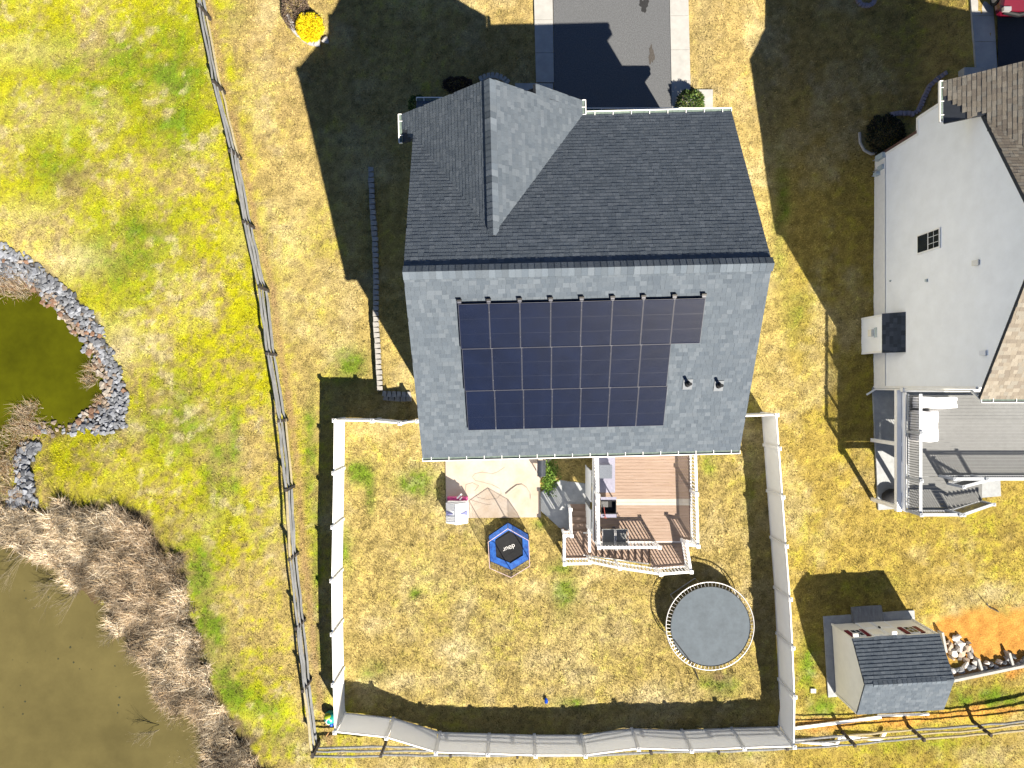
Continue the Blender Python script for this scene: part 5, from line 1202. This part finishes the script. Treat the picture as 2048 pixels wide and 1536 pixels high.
keep = (cl+rng.random(len(A))*.35) > .5; A = A[keep]; cl = cl[keep]; ph_ = ph_[keep]; n = len(A)
tilt = rng.random(n)*1.0+.15; az = rng.random(n)*6.283
D = np.c_[np.cos(az)*np.cos(tilt), np.sin(az)*np.cos(tilt), np.sin(tilt)]
base = np.array([(.70, .55, .36), (.50, .37, .23), (.84, .70, .50), (.30, .20, .11), (.62, .44, .24)])[rng.integers(0, 5, n)]*(.7+.6*rng.random(n))[:, None]
brown = ss(.45, .62, fbm(A[:, 0], A[:, 1], 2.2, 71))[:, None]; base = base*(1-brown*.45)+np.array((.19, .11, .055))*brown*.45
base = base*(.45+1.35*ss(.35, .65, fbm(A[:, 0], A[:, 1], .45, 73)))[:, None]
zz = ground_z(A[:, 0], A[:, 1])+rng.random(n)*.9*np.clip(cl-.25, 0, 1)
blades('dry_reeds', np.c_[A, zz], .18+.50*rng.random(n)**2, .012+.016*rng.random(n), D, base, 'reed', 'tangled tan dry reeds and brush along the lower pond bank', 'reeds')
# reed clumps on the upper pond edge
AA = []
for (px, py, r_, k) in ((15, 568, 45, 1500), (40, 575, 35, 900), (52, 855, 40, 1600), (45, 825, 22, 700), (180, 760, 14, 500), (185, 735, 12, 300), (10, 935, 40, 1300), (20, 985, 40, 900), (65, 812, 18, 260), (200, 800, 14, 260), (25, 880, 40, 500)):
    p = at(px, py, -.45); AA.append(np.c_[p.x+rng.normal(size=k)*r_*.0232*.5, p.y+rng.normal(size=k)*r_*.0232*.32])
A = np.concatenate(AA)[::2]; n = len(A); tilt = rng.random(n)*1.0+.1; az = rng.random(n)*6.28
D = np.c_[np.cos(az)*np.cos(tilt), np.sin(az)*np.cos(tilt), np.sin(tilt)]
base = np.array([(.50, .38, .22), (.36, .25, .14), (.58, .46, .32), (.34, .18, .08)])[rng.integers(0, 4, n)]*(.7+.6*rng.random(n))[:, None]
blades('reed_clumps', np.c_[A, np.maximum(ground_z(A[:, 0], A[:, 1]), WL-.02)+rng.random(n)*.12], .14+.4*rng.random(n)**2, .012+.012*rng.random(n), D, base, 'reed', 'tan dry reed clumps at the edge of the green pond', 'reeds')
# leaves and specks floating on the lower pond
AL = [at(random.uniform(-5, 300), random.uniform(1180, 1440), WL+.004) for _ in range(34)]; mb = MB()
for p in AL:
    if poly_sd(POND_B, np.array([p.x]), np.array([p.y]))[0] > -.3: continue
    r_ = random.uniform(.02, .07); n_ = 6; mb.add([(p.x+r_*random.uniform(.5, 1)*math.cos(6.283*k/n_), p.y+r_*random.uniform(.5, 1)*math.sin(6.283*k/n_), WL+.006) for k in range(n_)], [tuple(range(n_))], (.05, .05, .02))
tag(mb.build('floating_debris', 'leaf', tint=True), 'dark leaf specks floating on the khaki pond', 'debris', kind='stuff')

NB = 620000
A = np.c_[rng.uniform(-24.6, 24.6, NB), rng.uniform(-18.6, 18.6, NB)]
x, y = A[:, 0], A[:, 1]
ok = np.ones(NB, bool)
def cut_rect(x0, x1, y0, y1):
    global ok; ok &= ~((x > x0) & (x < x1) & (y > y0) & (y < y1))
def cut_poly(P, off=0.0):
    global ok; ok &= poly_sd(P, x, y) > off
for P in (POND_A, POND_B, BRUSH, ROCKBAND, ROCKB2): cut_poly(P, .05)
cut_poly(pts([(893, 1036), (1082, 1034), (1080, 960), (1110, 905), (1110, 860), (890, 860)]), .0)
cut_poly(pts([(1080, 1020), (1140, 1075), (1180, 1075), (1180, 968), (1120, 960), (1080, 985)]), .0)
cut_rect(-3.1, 7.8, -2.4, 9.2); cut_rect(1.0, 8.75, 9.0, 40) if False else None
cut_poly(pts([(1068, 250), (1062, -60), (1376, -60), (1382, 250)], 1.5)); cut_rect(-3, 8.7, 9, 10.9)
cut_poly(pts([(1950, 200), (1944, -60), (2100, -60), (2100, 200)], 1.5)); cut_rect(16.8, 30, -.1, 11)
cut_poly(pts([(1745, 775), (1756, 1020), (1862, 1012), (1905, 1000), (2001, 992), (1999, 950), (2120, 950), (2120, 772)]), 0)
cut_poly([tuple(SP(a, b, 0)[:2]) for a, b in ((-.35, -.4), (-.35, SD+.2), (SW+.15, SD+.05), (SW+.15, -.4))], 0)
cut_poly(pts([(1850, 1240), (1920, 1225), (2048, 1218), (2300, 1205), (2300, 1330), (1960, 1335), (1890, 1345)]), .1)
x, y = x[ok], y[ok]; n = len(x)
C = lawn_color(x, y)*(.42+1.25*rng.random(n)**1.2)[:, None]*(.7+.6*vnoise(x/.085, y/.085, 91))[:, None]
yard = ((x > -7.6) & (x < 12.2) & (y < -2.6) & (y > -16.5)).astype(float)
hue = rng.random(n)[:, None]; C = C*(1-.12*hue)+np.array((.60, .48, .20))*.12*hue
tilt = rng.random(n)*.85+.15; az = rng.random(n)*6.283
D = np.c_[np.cos(az)*np.cos(tilt), np.sin(az)*np.cos(tilt), np.sin(tilt)]
blades('grass', np.c_[x, y, ground_z(x, y)-.004], (.05+.075*rng.random(n))*(1+.45*yard)*(.55+.95*vnoise(x/.32, y/.32, 93)), .016+.02*rng.random(n), D, C, 'blade', 'short straw coloured and green winter lawn grass', 'grass')
